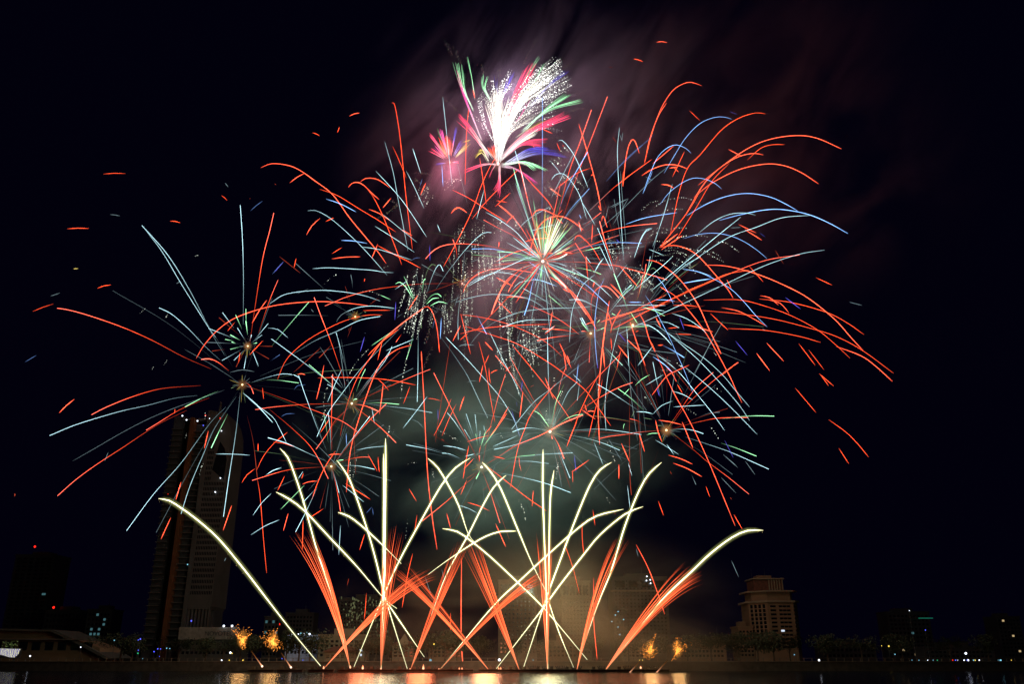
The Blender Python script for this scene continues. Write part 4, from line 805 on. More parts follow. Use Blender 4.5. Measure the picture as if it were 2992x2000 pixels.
def star_mesh(mb, code, pts, Ys, ramp, origin, w=None, dim=1.0, hot=0):
    """one star's path: a thin burning line, or a string of crackles for the dotted ones"""
    k = code[0]; c = COL[k]; w = (w or WID[k]) * (1.45 if '+' in code else 1)
    if '+' in code: c = tuple(x*1.1 + (.07 if k == 'R' else 0) for x in c)
    sp = spline(pts, 11); n = len(sp); P3, rad, cs = [], [], []
    own = rnd.uniform(.7, 1.3) if k in 'RCBGV' else 1; ph = rnd.uniform(0, 50); pulse = rnd.uniform(.06, .3)
    for i, (x, y) in enumerate(sp):
        t = i/(n-1); Y = Ys[0] + (Ys[1]-Ys[0])*t
        h = (.13 + .87*min(1, t*1.35)**1.5) if ramp else (.4 + .6*min(1, t*4, (1-t)*5+.2))
        h *= own*(1+pulse*mnoise.noise(Vector((i*.55+ph, 0, 0)))*1.6)
        r = w/2*px(Y, y)*(.5+.5*min(1, h) if ramp else .85+.3*mnoise.noise(Vector((i*.3+ph, 5, 0))))
        if i == 0 or (i == n-1 and not ramp): r *= .45
        P3.append(P(x, y, Y) - origin); rad.append(r); q_ = hot*max(0, 1-t*1.7) + (.11*max(0, t*2-1) if k == 'R' and ramp else 0); cs.append(tuple((v*(1-q_)+1.9*q_)*h*dim for v in c))
    if k in 'dD':
        L = 0; gap = 7.5
        for i in range(n-1):
            d = math.dist(sp[i], sp[i+1]); m = max(1, round(d/gap))
            for j in range(m):
                q = P3[i].lerp(P3[i+1], (j+rnd.uniform(0, .6))/m); b = rnd.choice((.25, .5, .8, 1.1, 1.9))*rnd.uniform(.7, 1.2)
                q = q + Vector((rnd.gauss(0, .1), 0, rnd.gauss(0, .1)))
                mb.bead(q, rad[i]*rnd.uniform(.65, 1.45), tuple(v*b for v in cs[i]))
    elif k == 'a':                                   # burnt-out smoke-brown trail: loose embers, not a line
        for i in range(n-1):
            for j in range(7):
                q = P3[i].lerp(P3[i+1], rnd.random()); g = rad[i]*1.6
                mb.bead(q + Vector((rnd.gauss(0, g), rnd.gauss(0, g), rnd.gauss(0, g*.4))), rad[i]*.5, tuple(v*rnd.uniform(1, 3.5) for v in c))
    else: mb.tube(P3, rad, cs, 5)
def heart(root, colr, r):
    r *= rnd.uniform(.6, .95); dh = rnd.uniform(.15, .42)
    """the flash of the bursting charge: a small white-hot ball with a glow shell added round it for bloom"""
    mb = MB()
    prof = [(-1, .02), (-.7, .7), (0, 1), (.7, .7), (1, .02)]
    m = px(root.location.y, 1000)
    mb.tube([Vector((0, 0, a*r*.45*m)) for a, b in prof], [b*r*.45*m for a, b in prof], [tuple(2.6*v for v in colr)]*5, 8)
    mb.build('flash', SPARK, root, smooth=True)
    g = MB()
    pr = [(math.sin(a), max(.01, math.cos(a))) for a in [R(x) for x in range(-90, 91, 15)]]
    g.tube([Vector((0, 0, a*r*3.2*m)) for a, b in pr], [b*r*3.2*m for a, b in pr], [tuple(dh*v*w_ for v, w_ in zip(colr, (1, .62, .4)))]*len(pr), 16)
    g.build('halo', HALO, root, smooth=True)
roots = {}
for k, (x, y, Y, rad, lab, short, hc, hr, pw) in BURSTS.items():
    r_ = tag(empty('firework_burst', P(x, y, Y)), lab, 'firework', 'shells bursting over the river')
    roots[k] = r_
    if k != 'D': heart(r_, hc, hr)
    lamp('burst_light', (0, -16, 0), pw, hc, 2, r_)
    if k != 'D':                                       # the hair of fine sparks round every heart
        for i in range({'E': 0}.get(k, 18)):
            a = rnd.uniform(0, 6.28); l1 = rnd.uniform(14, 45)*(rad/300)**.3; l0 = rnd.uniform(6, 14)
            u, v = math.cos(a), -math.sin(a)
            mb = MB(); star_mesh(mb, rnd.choice(['c', 'c', 'g', 'a', 'y']) if k != 'H' else 'y', [(x+u*l0, y+v*l0), (x+u*l1, y+v*l1)],
                      (Y+rnd.uniform(-2, 2), Y+rnd.uniform(-6, 6)), False, r_.location, 1.3, .35)
            if mb.v: mb.build('fine_spark', SPARK, r_)
    nf_ = {'A': 10, 'C': 8, 'E': 46, 'F': 44, 'G': 44, 'L': 34, 'K': 20, 'I': 16, 'J': 18, 'M': 18, 'H': 14, 'D': 6}.get(k, 0)
    for i in range(nf_):
        a = rnd.uniform(0, 6.28); l0 = rnd.uniform(12, 60); l1 = rad*rnd.uniform(.3, .85); u, v = math.cos(a), -math.sin(a); g = (l1/300)**2*26
        lm = (l0+l1)/2; d_ = rnd.uniform(-40, 40)
        mb = MB(); star_mesh(mb, rnd.choice('cccccrrg'), [(x+u*l0, y+v*l0), (x+u*lm, y+v*lm+g*.25), (x+u*l1, y+v*l1+g)], (Y, Y+d_), rnd.random() < .6, r_.location, rnd.uniform(.6, 1.05), rnd.uniform(.3, .95))
        mb.build('faint_trail', SPARK, r_)
# ---- give every traced star to the burst it flew out of, or leave it a lone star
cnt = {}; lone = []
def owner(pts):
    best = None
    for rev in (0, 1):
        q = pts[::-1] if rev else pts
        a, b = q[0], q[1]; d = math.dist(a, b)
        ux, uy = (b[0]-a[0])/d, (b[1]-a[1])/d
        for k, B_ in BURSTS.items():
            vx, vy = a[0]-B_[0], a[1]-B_[1]; dist = math.hypot(vx, vy)
            if dist < 12: score = dist*.2
            else:
                along = vx*ux+vy*uy; off = abs(vx*uy-vy*ux)
                if along < dist*.93 or dist > min(190, 60+B_[3]*.35) or off > 16: continue
                score = dist*.3 + off
            L = sum(math.dist(q[i], q[i+1]) for i in range(len(q)-1))
            if L < 25 and dist > 60: continue
            if best is None or score < best[0]: best = (score, k, rev)
    return best
for code, pts in parse():
    o = owner(pts) if code[0] not in 'a' else None
    if o and cnt.get(o[1], 0) < 90:
        k = o[1]; cnt[k] = cnt.get(k, 0)+1
        if o[2]: pts = pts[::-1]
        x, y, Y, rad = BURSTS[k][:4]
        d1 = math.hypot(pts[-1][0]-x, pts[-1][1]-y); d0 = math.hypot(pts[0][0]-x, pts[0][1]-y)
        out = math.sqrt(max(0, rad*rad - d1*d1))*px(Y)*rnd.choice((-1, 1))*rnd.uniform(.3, .8)
        mb = MB(); star_mesh(mb, code, pts, (Y+out*d0/max(d1, 1), Y+out), True, roots[k].location)
        mb.build('glitter_trail' if code[0] in 'dD' else 'spark_trail', SPARK, roots[k])
    else: lone.append((code, pts))
# a star far out still belongs to a burst when it flies away from one (gravity has bent its path by then)
def loose(pts):
    best = None; m = ((pts[0][0]+pts[-1][0])/2, (pts[0][1]+pts[-1][1])/2)
    ex, ey = pts[-1][0]-pts[0][0], pts[-1][1]-pts[0][1]; L = math.hypot(ex, ey) or 1
    for k, B_ in BURSTS.items():
        vx, vy = m[0]-B_[0], m[1]-B_[1]; d = math.hypot(vx, vy) or 1
        if d > B_[3]*.85 or cnt.get(k, 0) >= 92: continue
        cs = abs(vx*ex+vy*ey)/(d*L)
        if cs < .86: continue
        sc_ = d/B_[3] + (1-cs)*3
        if best is None or sc_ < best[0]: best = (sc_, k, vx*ex+vy*ey < 0)
    return best
rest_ = []
for code, pts in sorted(lone, key=lambda r: -math.dist(r[1][0], r[1][-1])):
    o = loose(pts) if code[0] != 'a' else None
    if not o: rest_.append((code, pts)); continue
    k = o[1]; cnt[k] = cnt.get(k, 0)+1
    if o[2]: pts = pts[::-1]
    x, y, Y, rad = BURSTS[k][:4]; d1 = math.hypot(pts[-1][0]-x, pts[-1][1]-y)
    out = math.sqrt(max(0, rad*rad - d1*d1))*px(Y)*rnd.choice((-1, 1))*rnd.uniform(.3, .8)
    mb = MB(); star_mesh(mb, code, pts, (Y+out*.7, Y+out), False, roots[k].location)
    mb.build('glitter_trail' if code[0] in 'dD' else 'spark_trail', SPARK, roots[k])
rest_.sort(key=lambda r: -math.dist(r[1][0], r[1][-1]))
few = [r for r in rest_ if r[0][0] not in 'ad']; lone = [r for r in rest_ if r[0][0] in 'ad'] + few[:285]
mb = MB(); o0 = P(1500, 900, 340)
for code, pts in few[285:]: Y = 340+rnd.uniform(-20, 20); star_mesh(mb, code, pts, (Y, Y), False, o0)
tag(mb.build('small_sparks', SPARK, None, o0), 'scatter of tiny leftover sparks all through the display', 'sparks', None, 'stuff')
# the dense fan of the white-green starburst
x, y, Y, rad = BURSTS['E'][:4]; rE = roots['E']
for i in range(64):
    a = R(rnd.triangular(-16, 68, 22)); l0 = rnd.uniform(16, 45); l1 = rnd.uniform(70, 150)*(1 if a < R(50) else .8)
    u, v = math.sin(a), -math.cos(a)
    mb = MB(); star_mesh(mb, rnd.choice('GgWyGWW'), [(x+u*l0, y+v*l0), (x+u*l1, y+v*l1+3)], (Y, Y+rnd.uniform(-14, 14)), False, rE.location, rnd.uniform(1.1, 2.3), rnd.uniform(.5, 1.4))
    mb.build('needle', SPARK, rE)
for i in range(90):
    a = rnd.uniform(0, 6.28); l0 = 10; l1 = 40+rnd.expovariate(1/60)
    mb = MB(); star_mesh(mb, rnd.choice('CGRWc'), [(x+math.sin(a)*l0, y-math.cos(a)*l0), (x+math.sin(a)*l1, y-math.cos(a)*l1)], (Y, Y+rnd.uniform(-9, 9)), False, rE.location, rnd.uniform(1, 1.9), rnd.uniform(.3, .9))
    if mb.v: mb.build('fine_spark', SPARK, rE)
# ---- lone stars: each its own thing, told apart by colour, lie, and the nearest landmark of the display
ANCH = [(B_[0], B_[1], 'the '+B_[5]) for B_ in BURSTS.values()] + [(1455,430,'the topmost burst'), (1300,440,'the little red burst'),
        (708,1480,'the crackling gold clouds'), (560,1560,'the leaning tower'), (1125,1480,'the left comet crossing'), (1600,1480,'the right comet crossing'),
        (2200,1560,'the farthest right comet'), (300,700,'far left sky centre'), (2350,560,'upper right sky centre'), (2350,1050,'far right sky centre'),
        (1360,1560,'the middle comet crossing'), (1900,1600,'the orange right-hand sheaf')]
info = []
for code, pts in lone:
    mx = sum(p[0] for p in pts)/len(pts); my = sum(p[1] for p in pts)/len(pts)
    d, ax, ay, an = min((math.hypot(mx-a, my-b), a, b, n) for a, b, n in ANCH)
    dx, dy = mx-ax, my-ay
    where = ('above' if dy < 0 else 'below') if abs(dy) > 2.2*abs(dx) else ('right of' if dx > 0 else 'left of') if abs(dx) > 2.2*abs(dy) else \
            ('up right of' if dy < 0 and dx > 0 else 'up left of' if dy < 0 else 'down right of' if dx > 0 else 'down left of')
    L = sum(math.dist(pts[i], pts[i+1]) for i in range(len(pts)-1))
    chord = math.dist(pts[0], pts[-1]); curved = L > chord*1.03
    ex, ey = pts[-1][0]-pts[0][0], pts[-1][1]-pts[0][1]
    lie = 'level' if abs(ey) < abs(ex)*.25 else 'upright' if abs(ex) < abs(ey)*.25 else ('falling rightwards' if ex*ey > 0 else 'rising rightwards')
    size = 'long' if L > 190 else 'short' if L < 60 else 'medium'
    info.append([size, WORDC[code[0]], 'arc' if curved else 'streak', lie, where, an, d, code, pts])
ORD = ['nearest', 'second nearest', 'third nearest', 'fourth nearest', 'fifth nearest', 'sixth nearest', 'seventh nearest', 'eighth nearest', 'ninth nearest', 'tenth nearest']
by = {}
for r_ in info: by.setdefault(tuple(r_[:6]), []).append(r_)
for key, rows in by.items():
    rows.sort(key=lambda r: r[6]); size, cw, shape, lie, where, an = key
    for i, r_ in enumerate(rows):
        code, pts = r_[7], r_[8]
        base = f'{size} {cw} {shape} {lie}, '
        lab = base + (f'{where} {an}' if len(rows) == 1 else f'{ORD[min(i, 9)]} {where} {an}')
        if len(lab.replace('-', '').split()) > 16: lab = lab.split(' ', 1)[1]
        mid = pts[len(pts)//2]; Y = 333 + rnd.uniform(-32, 32); org = P(mid[0], mid[1], Y)
        mb = MB(); star_mesh(mb, code, pts, (Y-rnd.uniform(-8, 8), Y+rnd.uniform(-8, 8)), False, org)
        o = mb.build({'a': 'ember_trail', 'd': 'glitter_trail'}.get(code[0], 'spark_trail'), SPARK, None, org)
        tag(o, lab, 'firework star', f'lone {cw} stars drifting through the display')
print('lone', len(lone), 'dup', sum(len(r)-1 for r in by.values()), cnt)
# ---- glitter showers
for lab, grp in GLITTER:
    x0, y0 = grp[0][:2]; Y = 345 + rnd.uniform(-15, 15); g = tag(empty('glitter_shower', P(x0, y0, Y)), 'glitter shower '+lab, 'firework', 'curtains of white crackling glitter')
    for (x, y, L, run, n) in grp:
        for i in range(n):
            sx = x + rnd.uniform(-1, 1)*n*2.6; sy = y + rnd.uniform(-.22, .3)*L
            l = L*rnd.uniform(.45, 1); rr = run*l/L
            mb = MB(); star_mesh(mb, 'd', [(sx, sy), (sx+rr*.35+rnd.uniform(-2, 2), sy+l*.5), (sx+rr, sy+l)], (Y+rnd.uniform(-8, 8),)*2, False, g.location, 3.0, rnd.uniform(.5, 1.15))
            mb.build('glitter_trail', SPARK, g)
# ---- the topmost burst: sheaves of colour and white glitter, read in the frame of its close-up
def fz(x, y): return (1300+x/3.92, 100+y/3.92)
N0 = (1455, 478); YN = 335
rN = tag(empty('firework_burst', P(*N0, YN)), 'topmost and brightest burst, a white plume with pink, green and blue sheaves', 'firework', 'shells bursting over the river')
SHEAF = [  # colour, root, bend, ends (polyline sampled), how many, width, brightness
 ('D', (600,1290), (800,820), [(1255,258),(1330,300),(1350,345),(1320,430),(1390,440),(1440,510),(1455,600),(1310,690)], 44, 3.2, 1.0),
 ('D', (650,1290), (830,1010), [(1310,690),(1255,760),(1300,820),(1240,980)], 16, 2.8, .7),
 ('D', (600,1290), (580,800), [(400,690),(430,680),(530,490),(560,640),(640,560)], 22, 3.2, 1.0),
 ('D', (600,1290), (620,760), [(640,520),(720,415),(765,408),(700,600),(780,535),(760,600)], 22, 3.2, 1.0),
 ('D', (570,1250), (450,1000), [(370,750),(390,700),(430,760)], 10, 3.0, .9),
 ('D', (480,1200), (400,1000), [(215,940),(290,858)], 2, 3.0, .9),
 ('D', (900,1120), (1150,1080), [(1390,1102),(1330,1122),(1235,975)], 3, 3.0, .9),
 ('W', (610,1450), (590,1050), [(450,820),(520,700),(600,640),(660,700)], 20, 3.4, 1.0),
 ('W', (625,1450), (700,1050), [(700,760),(850,650),(1000,560),(1100,500)], 22, 3.4, 1.0),
 ('W', (620,1450), (650,1150), [(560,1000),(650,860),(780,860)], 20, 5.0, 1.3),
 ('P', (500,1400), (330,1150), [(140,930),(165,905),(150,985),(240,960)], 13, 3.4, .8),
 ('W', (560,1430), (430,1270), [(250,1050),(300,1060)], 5, 2.6, .55),
 ('M', (420,1200), (250,800), [(140,395),(150,505),(180,450)], 7, 3.2, .85),
 ('G', (330,880), (210,600), [(80,325),(150,328),(180,345),(240,465)], 6, 2.8, .9),
 ('G', (345,760), (310,500), [(265,268)], 2, 2.8, .9),
 ('G', (520,760), (450,600), [(425,510),(445,440),(495,482),(480,520)], 5, 2.8, .8),
 ('V', (620,760), (590,600), [(567,460),(612,540)], 2, 2.6, .9),
 ('V', (640,760), (720,600), [(745,452),(797,432),(700,520)], 6, 2.6, .9),
 ('P', (660,1150), (820,720), [(895,410),(978,333),(1045,333),(1010,440),(990,450)], 20, 3.2, .85),
 ('G', (820,760), (940,480), [(1076,257)], 2, 2.6, .8),
 ('G', (1000,600), (1060,480), [(1140,330)], 2, 2.6, .7),
 ('V', (960,850), (1180,600), [(1425,418),(1380,430)], 4, 2.6, .8),
 ('M', (780,1050), (900,880), [(980,740),(940,800)], 5, 3.0, .7),
 ('G', (880,1120), (1150,860), [(1452,693),(1375,688),(1400,720)], 8, 3.0, .75),
 ('G', (900,1090), (1200,870), [(1592,773),(1540,760)], 4, 3.0, .8),
 ('P', (650,1400), (950,1130), [(1365,893),(1445,955),(1360,900),(1250,1050)], 14, 3.4, .9),
 ('P', (650,1420), (900,1260), [(1190,1182),(1150,1235),(1110,1290),(1080,1260)], 14, 3.2, .95),
 ('W', (640,1440), (850,1250), [(1100,1060),(1050,1130),(1000,1160)], 10, 3.2, .8),
 ('y', (800,1200), (950,1090), [(1110,1000),(1180,960)], 3, 2.6, .6),
 ('V', (680,1500), (950,1330), [(1440,1425),(1230,1310),(1120,1290),(1330,1380)], 14, 2.8, .9),
 ('G', (660,1500), (900,1455), [(1180,1570),(1060,1530),(1020,1560)], 11, 3.0, 1.0),
 ('W', (650,1500), (830,1470), [(960,1500),(1000,1520)], 5, 3.0, .7),
 ('M', (640,1500), (850,1560), [(1080,1740),(1040,1700),(1000,1690)], 9, 2.8, .7),
 ('P', (610,1500), (450,1490), [(205,1575),(260,1555)], 5, 3.8, .9),
 ('P', (620,1500), (615,1700), [(620,1850),(590,1790),(560,1790),(635,1880)], 12, 2.8, .75),
 ('P', (600,1480), (540,1560), [(500,1650),(520,1640)], 4, 2.6, .5),
 ('y', (495,1460), (430,1340), [(340,1400),(350,1420),(400,1325),(370,1350)], 12, 2.8, .9),
 ('R', (600,1480), (560,1380), [(505,1300),(540,1290),(580,1260)], 12, 3.2, .7),
]
kn = {}
extra = {'glitter_trail': MB(), 'colour_trail': MB()}
def along(poly, t):
    if len(poly) == 1: return poly[0]
    f = t*(len(poly)-1); i = min(int(f), len(poly)-2); f -= i
    return (poly[i][0]+(poly[i+1][0]-poly[i][0])*f, poly[i][1]+(poly[i+1][1]-poly[i][1])*f)
SHEAF += [('W', (600,1290), (800,850), [(1180,330),(1280,420),(1200,560),(1330,520)], 20, 1.9, .8), ('W', (600,1290), (590,830), [(430,720),(560,600),(720,480)], 14, 1.9, .8),
 ('D', (600,1290), (780,900), [(1000,420),(1120,350),(1200,420),(1250,560),(1200,700)], 26, 3.0, 1.1), ('W', (640,1420), (760,1120), [(1000,800),(1050,900),(980,1000)], 10, 2.2, .8)]
for code, a, m, ends, n, w, dim in SHEAF:
    n = int(n*1.6) if code in 'PGVM' else n; w = w*(.62 if code == 'G' else .75) if code in 'PGVM' else w
    for i in range(n):
        e = along(ends, (i+.5)/n if n > 1 else 0); j = 9 if n > 2 else 4
        e = (e[0]+rnd.gauss(0, j), e[1]+rnd.gauss(0, j)); ec = along(ends, .5)
        mm = (m[0]+(e[0]-ec[0])*.42, m[1]+(e[1]-ec[1])*.42); aa = (a[0]+(e[0]-ec[0])*.05+rnd.gauss(0, 6), a[1]+rnd.gauss(0, 12))
        dep = (YN, YN+rnd.uniform(-22, 22))
        name = 'glitter_trail' if code == 'D' else 'colour_trail'; kn[name] = kn.get(name, 0)+1
        mb = MB() if kn[name] <= 100 else extra[name]
        pts = [fz(*aa), fz(*mm), fz(*e)]
        if code == 'D': pts = [p for p in pts]
        star_mesh(mb, code, pts, dep, False, rN.location, w*(.72 if code == 'D' else .5), dim*rnd.uniform(.35, 1.6), .75 if code in 'PMGRVyW' else .2)
        if mb is not extra[name]: mb.build(name, SPARK, rN)
for name, mb in extra.items():
    if mb.v: tag(mb.build(name, SPARK, rN), kind='stuff')
heart(rN, (1, .6, .55), 13)
lamp('burst_light', (0, -3, 14), 75000, (1, .62, .66), 4, rN)
lamp('plume_light', (6, -3, 38), 36000, (.95, .82, .95), 5, rN)
# ---- the little red burst beside it
O0 = (1200+322/2.8, 80+1105/2.8); YO = 350
rO = tag(empty('firework_burst', P(*O0, YO)), 'little red burst with a few violet and yellow stars, left of the topmost burst', 'firework', 'shells bursting over the river')
def fo(x, y): return (1200+x/2.8, 80+y/2.8)
for code, ends, n, w in [('P', [(150,880),(165,875)], 5, 3.4), ('P', [(155,1005),(165,1000)], 4, 3.0), ('M', [(240,828),(250,840)], 3, 3.0), ('M', [(195,970)], 2, 2.6), ('V', [(372,812)], 2, 2.6),
                      ('R', [(225,930),(300,880),(345,950)], 12, 2.6), ('y', [(455,985),(490,925)], 5, 2.4), ('P', [(392,1100)], 3, 2.8), ('V', [(210,1130)], 2, 2.6), ('y', [(232,955)], 2, 2.4),
                      ('V', [(440,945),(400,920)], 4, 2.0), ('R', [(200,1015),(280,1005)], 2, 2.4), ('g', [(220,830)], 2, 2.4), ('a', [(200,1220),(60,1190)], 2, 3)]:
    n = int(n*1.7)
    for i in range(n):
        e = along(ends, (i+.5)/n); e = (e[0]+rnd.gauss(0, 8), e[1]+rnd.gauss(0, 9)); c0 = (322+(e[0]-322)*.3, 1105+(e[1]-1105)*.3)
        mb = MB(); star_mesh(mb, code, [fo(*c0), fo((c0[0]+e[0])/2, (c0[1]+e[1])/2-2), fo(*e)], (YO, YO+rnd.uniform(-9, 9)), False, rO.location, w*.5, rnd.uniform(.5, 1.5), .35)
        if mb.v: mb.build('spark_trail', SPARK, rO)
heart(rO, (.5, .22, .12), 10)
lamp('burst_light', (0, 0, -4), 30000, (1, .3, .35), 4, rO)

# ------------------------------------------------------------------ comets: white-hot star inside glowing shells added for its greenish-gold bloom

def comet(label, pts, w=6.2, base_dim=.25, tint=(1.12, 1.02, .42), side=(.66, .7, .24)):
    o0 = P(pts[0][0], pts[0][1], YC); root = tag(empty('comet', o0), label, 'firework', 'rising comets')
    sp = spline(pts, 22); n = len(sp); p3 = [P(x, y, YC+4*math.sin(i/n*3)) - o0 for i, (x, y) in enumerate(sp)]
    core, gl, fr = MB(), MB(), MB(); rc, rg, rf, cc, cg, cf = [], [], [], [], [], []
    for i, (x, y) in enumerate(sp):
        t = i/(n-1); h = base_dim + (1-base_dim)*min(1, t*2.3)**1.4; s = px(YC, y)
        tip = min(1, (1-t)*16+.12)
        nz = 1+.22*mnoise.noise(Vector((i*.9, w*7, 0))); rc.append(w*.155*nz*s*(.25+.75*h)*tip); rg.append(w*.42*nz*s*(.3+.7*h)*(.3+.7*tip)); rf.append(w*1.5*s*(.25+.75*h)*(.3+.7*tip))
        k = .35+.65*h
        cc.append((3.4*k, 3.3*k, 2.2*k)); cg.append(tuple(1.15*v*h for v in tint)); cf.append(tuple(.36*v*h for v in side))
    core.tube(p3, rc, cc, 8).build('star_core', SPARK, root, smooth=True)
    gl.tube(p3, rg, cg, 12).build('gold_glow', SHEATH, root, smooth=True)
    fr.tube(p3, rf, cf, 12).build('green_bloom', SOFT, root, smooth=True)
    sh = MB()                                             # sparks shed below the star along the hot part of the trail
    for i in range(int(n*.3), n-1):
        for j in range(5):
            q = p3[i].lerp(p3[i+1], rnd.random()); s = px(YC, sp[i][1]); b = rnd.uniform(.2, .9)
            sh.bead(q+Vector((rnd.gauss(0, w*.45)*s, rnd.gauss(0, w*.4)*s, -abs(rnd.gauss(0, w*.5))*s)), s*rnd.uniform(.4, .8), (1.2*b, .8*b, .3*b))
    tag(sh.build('shed_sparks', SPARK, root), kind='stuff')
    return root, p3[int(n*.6)]
F = lambda x, y: (800+x/1.96, 1200+y/1.96)
G_ = lambda x, y: (1500+x/1.96, 1200+y/1.96)
H_ = lambda x, y: (x/1.96, 1200+y/1.96)
comets = [
 ('long comet arching left in front of the leaning tower', [(937,1948),H_(1690,1290),H_(1550,1110),H_(1400,915),H_(1250,735),H_(1120,620),H_(1040,562),H_(970,518),H_(908,506)], 7.5),
 ('leftmost tall comet of the left crossing, hooking over at its tip', [F(436,1476),F(385,1260),F(330,1060),F(285,920),F(240,780),F(205,650),F(160,490),F(120,370),F(80,270),F(35,218)], 5.5),
 ('comet leaning far left out of the left crossing, low tip', [(1160,1780),F(630,1078),F(480,900),F(330,740),F(180,580),F(90,510),F(12,468)], 6.0),
 ('comet rising steeply left from the left crossing to the lowest left heart', [F(770,1500),F(640,1080),F(590,880),F(540,700),F(470,490),F(420,370),F(360,285)], 5.5),
 ('tallest upright comet of the left crossing', [F(615,1490),F(633,1080),F(637,700),F(640,400),F(640,160)], 6.5),
 ('upright comet just beside the tallest one, a little shorter', [F(614,1490),F(626,1080),F(628,700),F(630,440),F(628,248)], 5.5),
 ('comet rising right from the left crossing to the cyan-spiked burst', [F(455,1480),F(630,1060),F(720,860),F(850,620),F(960,430),F(1040,330),F(1125,273)], 5.5),
 ('comet bending left low down through the left crossing', [F(862,1415),F(640,1090),F(625,1065)], 4.5),
 ('low comet arching left over the orange sheaves of the left crossing', [F(730,880),F(620,770),F(500,660),F(430,608),F(368,585)], 5.5),
 ('comet rising left out of the right crossing, beside the cyan-spiked burst', [F(1570,1060),F(1480,880),F(1400,690),F(1300,450),F(1240,350),F(1193,297)], 5.5),
 ('comet leaning left over the middle crossing, its tip above the long red trail', [F(1150,760),F(1110,700),F(1060,550),F(1000,430),F(940,330),F(882,275)], 5.5),
 ('low comet curving left over the middle crossing', [F(1795,1430),F(1560,1150),F(1400,990),F(1240,840),F(1130,750),F(1050,695),F(965,678)], 5.5),
 ('low comet curving right over the middle crossing', [F(880,945),F(980,870),F(1130,770),F(1220,720),F(1300,695),F(1388,693)], 5.0),
 ('comet rising right from the middle crossing, hooked tip', [F(900,1180),F(985,950),F(1110,720),F(1190,560),F(1260,440),F(1330,372)], 5.0),
 ('upright comet over the right crossing, the taller', [F(1570,1500),F(1560,1060),F(1548,700),F(1540,450),F(1542,223)], 6.5),
 ('upright comet over the right crossing, the shorter with bent tip', [F(1568,1500),F(1575,1060),F(1578,700),F(1585,480),F(1605,342)], 6.0),
 ('comet rising right of the shorter upright one, crossed by two flatter comets', [F(1425,1490),F(1560,1080),F(1640,860),F(1730,620),F(1810,430),F(1870,340),F(1935,298)], 6.0),
 ('flat long comet from the middle left to the tip right of the right crossing', [F(945,1495),F(1250,1130),F(1400,985),F(1600,800),F(1750,670),F(1850,605),G_(630,567)], 5.5),
 ('second flat comet, ending beside the steep right-hand comet', [F(1260,1500),F(1530,1150),F(1640,1000),F(1780,820),G_(500,710),G_(640,595),G_(743,552)], 5.5),
 ('steep comet rising out of the narrow orange sheaf', [G_(375,1430),G_(480,1120),G_(560,920),G_(640,660),G_(720,460),G_(780,360),G_(850,298)], 6.0),
 ('farthest right comet, arching away over the river', [G_(515,1505),G_(640,1350),G_(850,1090),G_(1020,925),G_(1130,820),G_(1250,730),G_(1340,690),G_(1430,688)], 7.5),
 ('thin yellow comet falling right below the right crossing', [G_(345,1475),G_(260,1270),G_(190,1060)], 3.2),
]
for lab, pts, w in comets: comet(lab, pts, w)

# ------------------------------------------------------------------ mines: sheaves of orange-red stars thrown up from the pontoons
def mine(label, base, mid, ends, n, w=1.55, dim=1.0, cross=.0):
    o0 = P(base[0], base[1], YC); root = tag(empty('mine_sheaf', o0), label, 'firework', 'orange-red sheaves thrown up from the pontoons')
    for i in range(n):
        e = along(ends, (i+.5)/n); e = (e[0]+rnd.gauss(0, 3.5), e[1]+rnd.gauss(0, 7)); ec = along(ends, .5)
        m = (mid[0]+(e[0]-ec[0])*.5+rnd.gauss(0, 2), mid[1]+(e[1]-ec[1])*.35)
        mb = MB(); sp = [tuple(base[a]*(1-t)**2+2*m[a]*t*(1-t)+e[a]*t*t for a in (0, 1)) for t in [j/22 for j in range(23)]]; k = len(sp); s = px(YC, 1700); dd = rnd.choice((.45, .8, 1.2, 1.9))*rnd.uniform(.8, 1.2)*dim; yy = rnd.uniform(-7, 7)
        p3, rd, cs = [], [], []
        for j, (x, y) in enumerate(sp):
            t = j/(k-1); p3.append(P(x, y, YC+yy*t)-o0); rd.append(w/2*s*(1-.45*t)*min(1, .3+5*t)*min(1, (1-t)*5+.15))
            h = (.5+.5*min(1, t*4))*min(1, (1-t)*2.2+.12)*dd*(1+.25*mnoise.noise(Vector((j*.6, yy*9, 0)))); g_ = max(0, 1-t*3.2); cs.append((2.0*h, (.25+.28*g_)*h, (.08+.14*g_)*h))
        mb.tube(p3, rd, cs, 5).build('spark_trail', SPARK, root)
    # the muzzle flame
    mb = MB(); s = px(YC, 1950)
    prof = [(0, .5), (1.2, 1), (3, .8), (6, .15)]
    mb.tube([Vector((0, 0, a*s*1.3)) for a, b in prof], [b*s*2.2 for a, b in prof], [(2.4, .9, .45)]*4, 8).build('muzzle_flame', SPARK, root, smooth=True)
    return root
mine('sheaf leaning left from its pontoon, leftmost of all', F(438,1480), F(330,980), [F(95,718),F(125,700),F(165,690),F(200,690),F(220,740)], 18)
mine('broad sheaf sweeping right and low from the leftmost pontoon', F(285,1483), F(720,1000), [F(850,895),F(890,910),F(940,930),F(935,950),F(870,960)], 16)
mine('upright sheaf round the foot of the left crossing', F(613,1490), F(640,1000), [F(625,700),F(660,670),F(690,690),F(710,655),F(728,700),F(735,760)], 18)
mine('sheaf leaning right towards the middle crossing', F(780,1495), F(960,1060), [F(1020,800),F(1060,745),F(1085,740),F(1105,770),F(1120,790)], 18)
mine('low sheaf sweeping left through the left crossing', F(1240,1500), F(850,1030), [F(690,965),F(680,930),F(690,900),F(760,880),F(790,930)], 16)
mine('sheaf leaning left down the right flank of the middle crossing', F(1410,1500), F(1250,1060), [F(1070,760),F(1100,745),F(1150,740),F(1175,775)], 18)
